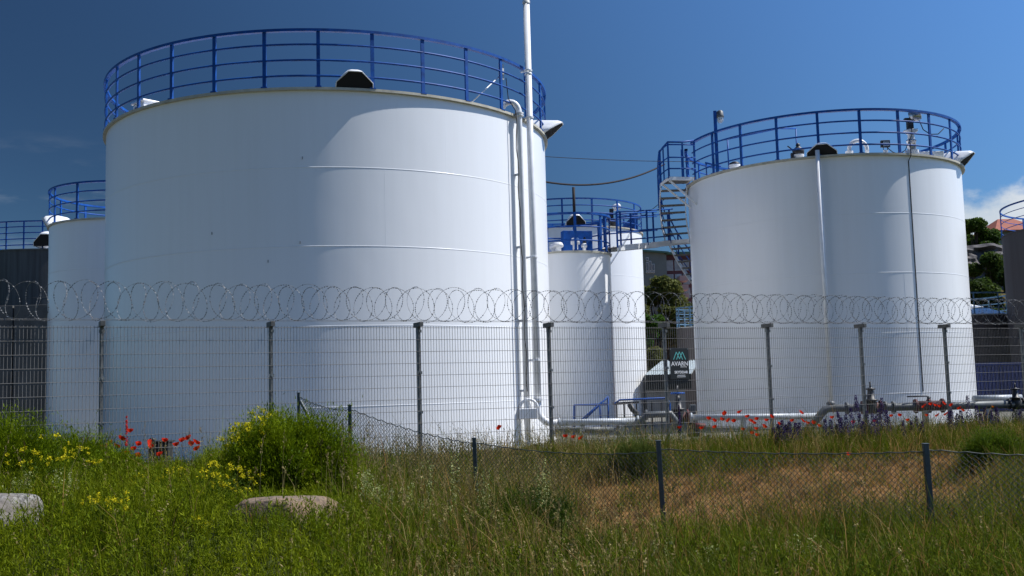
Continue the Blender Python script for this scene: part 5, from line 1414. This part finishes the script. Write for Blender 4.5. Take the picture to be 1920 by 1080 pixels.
# ---- flowers, one object each
def plant(name, label, cat, group, base, L, mat="leaf"):
    o = veg(name, L, None, tuple(base), mat); o.location = base
    return tag(o, label, cat, group)
FR_ = np.random.default_rng(51)
def stem(base, tip, w, col):
    b = np.array([base]); d = np.array(tip) - np.array(base)
    return blade_arrays(b, np.array([d[2] / 0.98]), np.array([w]), np.array([[d[0], d[1]]]), FR_, np.array([col]))
def poppy(px, py, Y, label, group, col=(0.60, 0.032, 0.010), r=0.034):
    p = at(px, py, Y); bx, by = p.x + FR_.uniform(-.06, .06), p.y + FR_.uniform(-.05, .05); g = tz(bx, by)
    L = [stem((bx, by, g), (p.x, p.y, p.z), 0.006, (0.05, 0.08, 0.02))]
    q = np.array([[p.x, p.y, p.z]]); tilt = FR_.normal(0, 0.35, 2)
    V, T, C = [], [], []
    n = 10
    for ring, (rr, zz) in enumerate(((0.15, -0.55), (0.9, -0.1), (1.12, 0.85))):
        for k in range(n):
            a = 2 * PI * k / n; s_ = r * rr * (1 + 0.22 * math.sin(4 * a + ring) + 0.10 * FR_.normal())
            dx, dy = s_ * math.cos(a), s_ * math.sin(a)
            V.append((p.x + dx, p.y + dy, p.z + r * zz + dx * tilt[0] + dy * tilt[1])); C.append(np.array(col) * FR_.uniform(0.75, 1.15))
    F = [[i * n + k, i * n + (k + 1) % n, (i + 1) * n + (k + 1) % n, (i + 1) * n + k] for i in range(2) for k in range(n)]
    L.append((np.array(V), [np.array(F)], np.array(C)))
    L.append(leaflet_arrays(q + FR_.normal(0, .004, (4, 3)) + [0, 0, .004], np.full(4, 0.009), FR_, np.tile([[0.01, 0.01, 0.012]], (4, 1)), 1))
    plant("poppy", label, "poppy", group, (bx, by, g), L, "petal")
def fence_y(px): 
    u_ = (px - 960) / FPX; s_ = (u_ * FY - FX) / (FDX - u_ * FDY); return FY + s_ * FDY
PR = [(1329, 785), (1340, 789), (1354, 787), (1365, 789), (1376, 790), (1386, 773), (1401, 781), (1408, 789), (1419, 786), (1414, 793), (1340, 801), (1393, 805), (1434, 800), (1418, 804), (1462, 795), (1485, 789), (1503, 774), (1506, 789), (1515, 793), (1526, 793), (1410, 812), (1420, 816), (1437, 788), (1448, 782), (1358, 776)]
for x_, y_ in PR: poppy(x_, y_, fence_y(x_) - FR_.uniform(0.25, 0.9), "red poppy in the long row before the white horizontal pipe", "poppies before the white pipe")
PG = [(1560, 783), (1537, 799), (1687, 779), (1732, 762), (1745, 758), (1754, 760), (1762, 762), (1771, 757), (1798, 766), (1806, 770), (1757, 779), (1773, 777), (1737, 779), (1671, 780), (1600, 792), (1640, 790), (1702, 788), (1783, 760)]
for x_, y_ in PG: poppy(x_, y_, fence_y(x_) - FR_.uniform(0.2, 0.7), "red poppy among purple spikes before the thick grey pipe", "poppies before the grey pipe")
for x_, y_ in ((1861, 763), (1884, 760)): poppy(x_, y_, fence_y(x_) - .4, "orange poppy before the pale pipe near the blue container", "orange poppies", (0.62, 0.16, 0.02))
for x_, y_ in ((309, 826), (341, 826), (352, 822), (358, 833), (369, 830), (299, 852), (282, 835), (368, 842), (330, 834)): poppy(x_, y_, 14.0 + FR_.uniform(-.4, .4), "red poppy in the cluster around the dark curled handle box", "poppies by the dark box")
for x_, y_ in ((229, 823), (244, 808), (220, 837), (250, 842), (260, 833), (259, 855), (195, 839), (238, 850), (205, 832)): poppy(x_, y_, 13.8 + FR_.uniform(-.4, .4), "red poppy around the tall red flower spike near left post", "poppies by the red spike")
for x_, y_, l_ in ((935, 803, "lone red poppy below the tall standpipe's foot"), (1592, 852, "lone low red poppy behind the sagging chain link wire"), (1315, 803, "small red poppy right of the sign, below the pump"), (1274, 802, "small red poppy directly below the black sign")):
    poppy(x_, y_, fence_y(x_) - (3.5 if x_ == 1592 else .5), l_, None)
for x_, y_ in ((1060, 818), (1075, 820), (1088, 822)): poppy(x_, y_, fence_y(x_) - .5, "red poppy in the grass below the white pipe's left end", "poppies below the pipe's left end")

def spike(px, yt, yb_, Y, label, group, cols, wid=0.088, lean=0.0, name="bugloss_spike", cat="wildflower", n=420):
    t_, b_ = at(px, yt, Y), at(px, yb_, Y); g = tz(b_.x + lean, Y); z0 = max(g + 0.05, b_.z - 0.1)
    base = (b_.x + lean, Y, g); f = FR_.uniform(0, 1, n) ** 0.85
    a = FR_.uniform(0, 2 * PI, n); rr = wid * (1.05 - f * 0.75) * np.sqrt(FR_.uniform(0.1, 1, n))
    P = np.stack([b_.x + lean * (1 - f) + rr * np.cos(a), Y + rr * np.sin(a), z0 + (t_.z - z0) * f], 1)
    C = mixc(cols[0], cols[1], FR_.uniform(0, 1, n))
    gr = f < 0.25; C[gr] = mixc((0.02, 0.04, 0.012), (0.05, 0.07, 0.02), FR_.uniform(0, 1, gr.sum()))
    L = [stem(base, (t_.x, Y, t_.z), 0.010, (0.03, 0.045, 0.02)), leaflet_arrays(P, FR_.uniform(0.009, 0.019, n), FR_, C, 0.2, 0.55)]
    plant(name, label, cat, group, base, L, "petal")
PUR = [(0.018, 0.013, 0.05), (0.07, 0.042, 0.16)]
SP = [(1500, 792, 830), (1460, 795, 832), (1570, 795, 825), (1588, 776, 820), (1598, 765, 815), (1628, 770, 822), (1650, 765, 820), (1638, 775, 820), (1668, 780, 822), (1720, 780, 824), (1475, 796, 828), (1468, 788, 828), (1481, 790, 821), (1493, 793, 829), (1451, 802, 828), (1548, 786, 818), (1559, 787, 820), (1579, 783, 818), (1607, 741, 790), (1614, 775, 821), (1656, 746, 806), (1664, 769, 818), (1695, 788, 828), (1711, 788, 824), (1731, 790, 827), (1620, 790, 825), (1645, 780, 820)]
for x_, a_, b_ in SP: spike(x_, a_, b_, fence_y(x_) - FR_.uniform(0.5, 1.1), "purple flower spike below the black gate valve and grey pipe", "purple spikes below the grey pipe", PUR)
spike(1572, 771, 817, fence_y(1572) - 0.8, "leaning purple flower spike where the grey pipe starts to climb", None, PUR, 0.07, 0.1)
for x_, a_, b_ in ((1817, 741, 790), (1786, 766, 809), (1803, 769, 800), (1832, 760, 790), (1848, 764, 790), (1859, 768, 795), (1870, 763, 793), (1796, 775, 808), (1840, 775, 800), (1780, 772, 806)): spike(x_, a_, b_, fence_y(x_) - FR_.uniform(.4, .9), "purple flower spike before the pale pipe and blue container", "purple spikes before the container", PUR)
for x_, a_, b_ in ((1910, 741, 795), (1903, 755, 800), (1916, 758, 800)): spike(x_, a_, b_, fence_y(x_) - .6, "purple flower spike in the clump at the right picture edge", "purple spikes at the right edge", PUR, 0.07)
spike(1275, 760, 815, fence_y(1275) - .5, "slim dark purple spike standing directly below the black sign", None, PUR, 0.04)
spike(237, 780, 842, 13.9, "tall slim red flower spike left of the dark box", None, [(0.5, 0.02, 0.015), (0.75, 0.06, 0.04)], 0.028, 0.0, "red_flower_spike", "wildflower", 160)

def mustard(px, py, Y, label, group):
    p = at(px, py, Y); g = tz(p.x, Y); H = max(0.25, p.z - g); base = (p.x, Y, p.z - H); L = []
    for k in range(5):
        tip = (p.x + FR_.normal(0, .07), Y + FR_.normal(0, .06), p.z - abs(FR_.normal(0, .05)))
        L.append(stem(base, tip, 0.005, (0.06, 0.10, 0.012)))
        q = np.array([tip]) + FR_.normal(0, .011, (14, 3)); L.append(leaflet_arrays(q, FR_.uniform(.007, .013, 14), FR_, mixc((0.42, 0.38, 0.01), (0.66, 0.56, 0.02), FR_.uniform(0, 1, 14)), 0.6, .75))
        f = FR_.uniform(.3, .95, 14)[:, None]; q = np.array([base]) + (np.array([tip]) - np.array([base])) * f + FR_.normal(0, .02, (14, 3))
        L.append(leaflet_arrays(q, FR_.uniform(.008, .018, 14), FR_, mixc((0.05, 0.09, .01), (.11, .15, .015), FR_.uniform(0, 1, 14)), .4, .35))
    plant("mustard_plant", label, "wildflower", group, base, L, "petal")
for x_, y_ in ((390, 865), (412, 885), (430, 875), (445, 870), (400, 890), (440, 905), (462, 882), (380, 900), (455, 915), (372, 878), (420, 900)): mustard(x_, y_, 10.55 + FR_.uniform(-.3, .3), "yellow mustard plant between flat tan boulder and flowering bush", "mustard left of the flowering bush")
for x_, y_ in ((270, 888), (282, 884), (323, 877), (337, 877), (300, 892), (350, 892), (255, 900), (345, 905), (318, 897)): mustard(x_, y_, 11.3 + FR_.uniform(-.4, .4), "yellow mustard plant in the weeds below the dark handle box", "mustard below the dark box")
for x_, y_ in ((115, 815), (62, 845), (45, 838), (128, 850), (92, 858), (152, 838), (172, 862), (40, 862), (110, 840)): mustard(x_, y_, 11.0 + FR_.uniform(-.4, .5), "yellow mustard plant in weeds below the far left tanks", "mustard in the left weeds")
for x_, y_ in ((194, 920), (200, 936), (215, 942), (184, 932), (360, 972), (373, 966), (20, 1003), (8, 1010)): mustard(x_, y_, 9.0 + FR_.uniform(-.3, .3), "yellow mustard plant in grass between the two boulders", "mustard between the boulders")
for x_, y_ in ((420, 1053), (438, 1056), (475, 1058), (462, 1075), (402, 1068), (480, 1070)): mustard(x_, y_, 8.3 + FR_.uniform(-.2, .2), "yellow mustard plant at the bottom edge below flat tan boulder", "mustard at the bottom edge")

def bedstraw(px, py, Y, label, group, size=1.0):
    p = at(px, py, Y); g = tz(p.x, Y); H = max(0.2, p.z - g); base = (p.x, Y, p.z - H); L = []
    for k in range(4):
        tip = np.array((p.x + FR_.normal(0, .05 * size), Y + FR_.normal(0, .05), p.z - abs(FR_.normal(0, .04))))
        L.append(stem(base, tuple(tip), 0.005, (0.07, 0.10, 0.02))); m = int(42 * size)
        f = FR_.uniform(.45, 1.02, m)[:, None]; q = np.array([base]) + (tip[None] - np.array([base])) * f + FR_.normal(0, 1, (m, 3)) * (0.006 + 0.028 * (1.05 - f)) * size
        L.append(leaflet_arrays(q, FR_.uniform(.006, .012, m), FR_, mixc((0.22, 0.26, .06), (.48, .50, .24), FR_.uniform(0, 1, m)), .5, .6))
    plant("bedstraw_plant", label, "wildflower", group, base, L)
bedstraw(690, 882, 10.5, "large pale cream flowered plant right of the flowering bush", None, 2.2)
bedstraw(712, 905, 10.4, "pale cream flowered plant leaning on the large cream one", None, 1.8)
for x_, y_ in ((722, 915), (760, 905), (785, 940), (775, 962), (640, 935), (850, 950), (935, 957), (1010, 862), (1025, 880), (905, 875), (848, 845), (800, 860)): bedstraw(x_, y_, 11.0 + FR_.uniform(-.4, .4), "small pale cream flowered plant in the middle of the meadow", "small pale plants in the middle")
for x_, y_ in ((1240, 1010), (1225, 1045), (1260, 1050), (1330, 1020), (1290, 1060), (1475, 1010), (1520, 1000), (1505, 1040), (1660, 1050), (1905, 1030), (1895, 1050), (1410, 1060), (1085, 1050)): bedstraw(x_, y_, 8.6 + FR_.uniform(-.3, .4), "small pale flowered plant in the bottom right foreground grass", "small pale plants bottom right")
for x_, y_ in ((25, 895), (45, 880), (120, 880), (135, 890), (110, 900), (15, 905)): bedstraw(x_, y_, 10.4 + FR_.uniform(-.3, .3), "small whitish flowered plant above the speckled granite boulder", "small pale plants by the granite boulder")
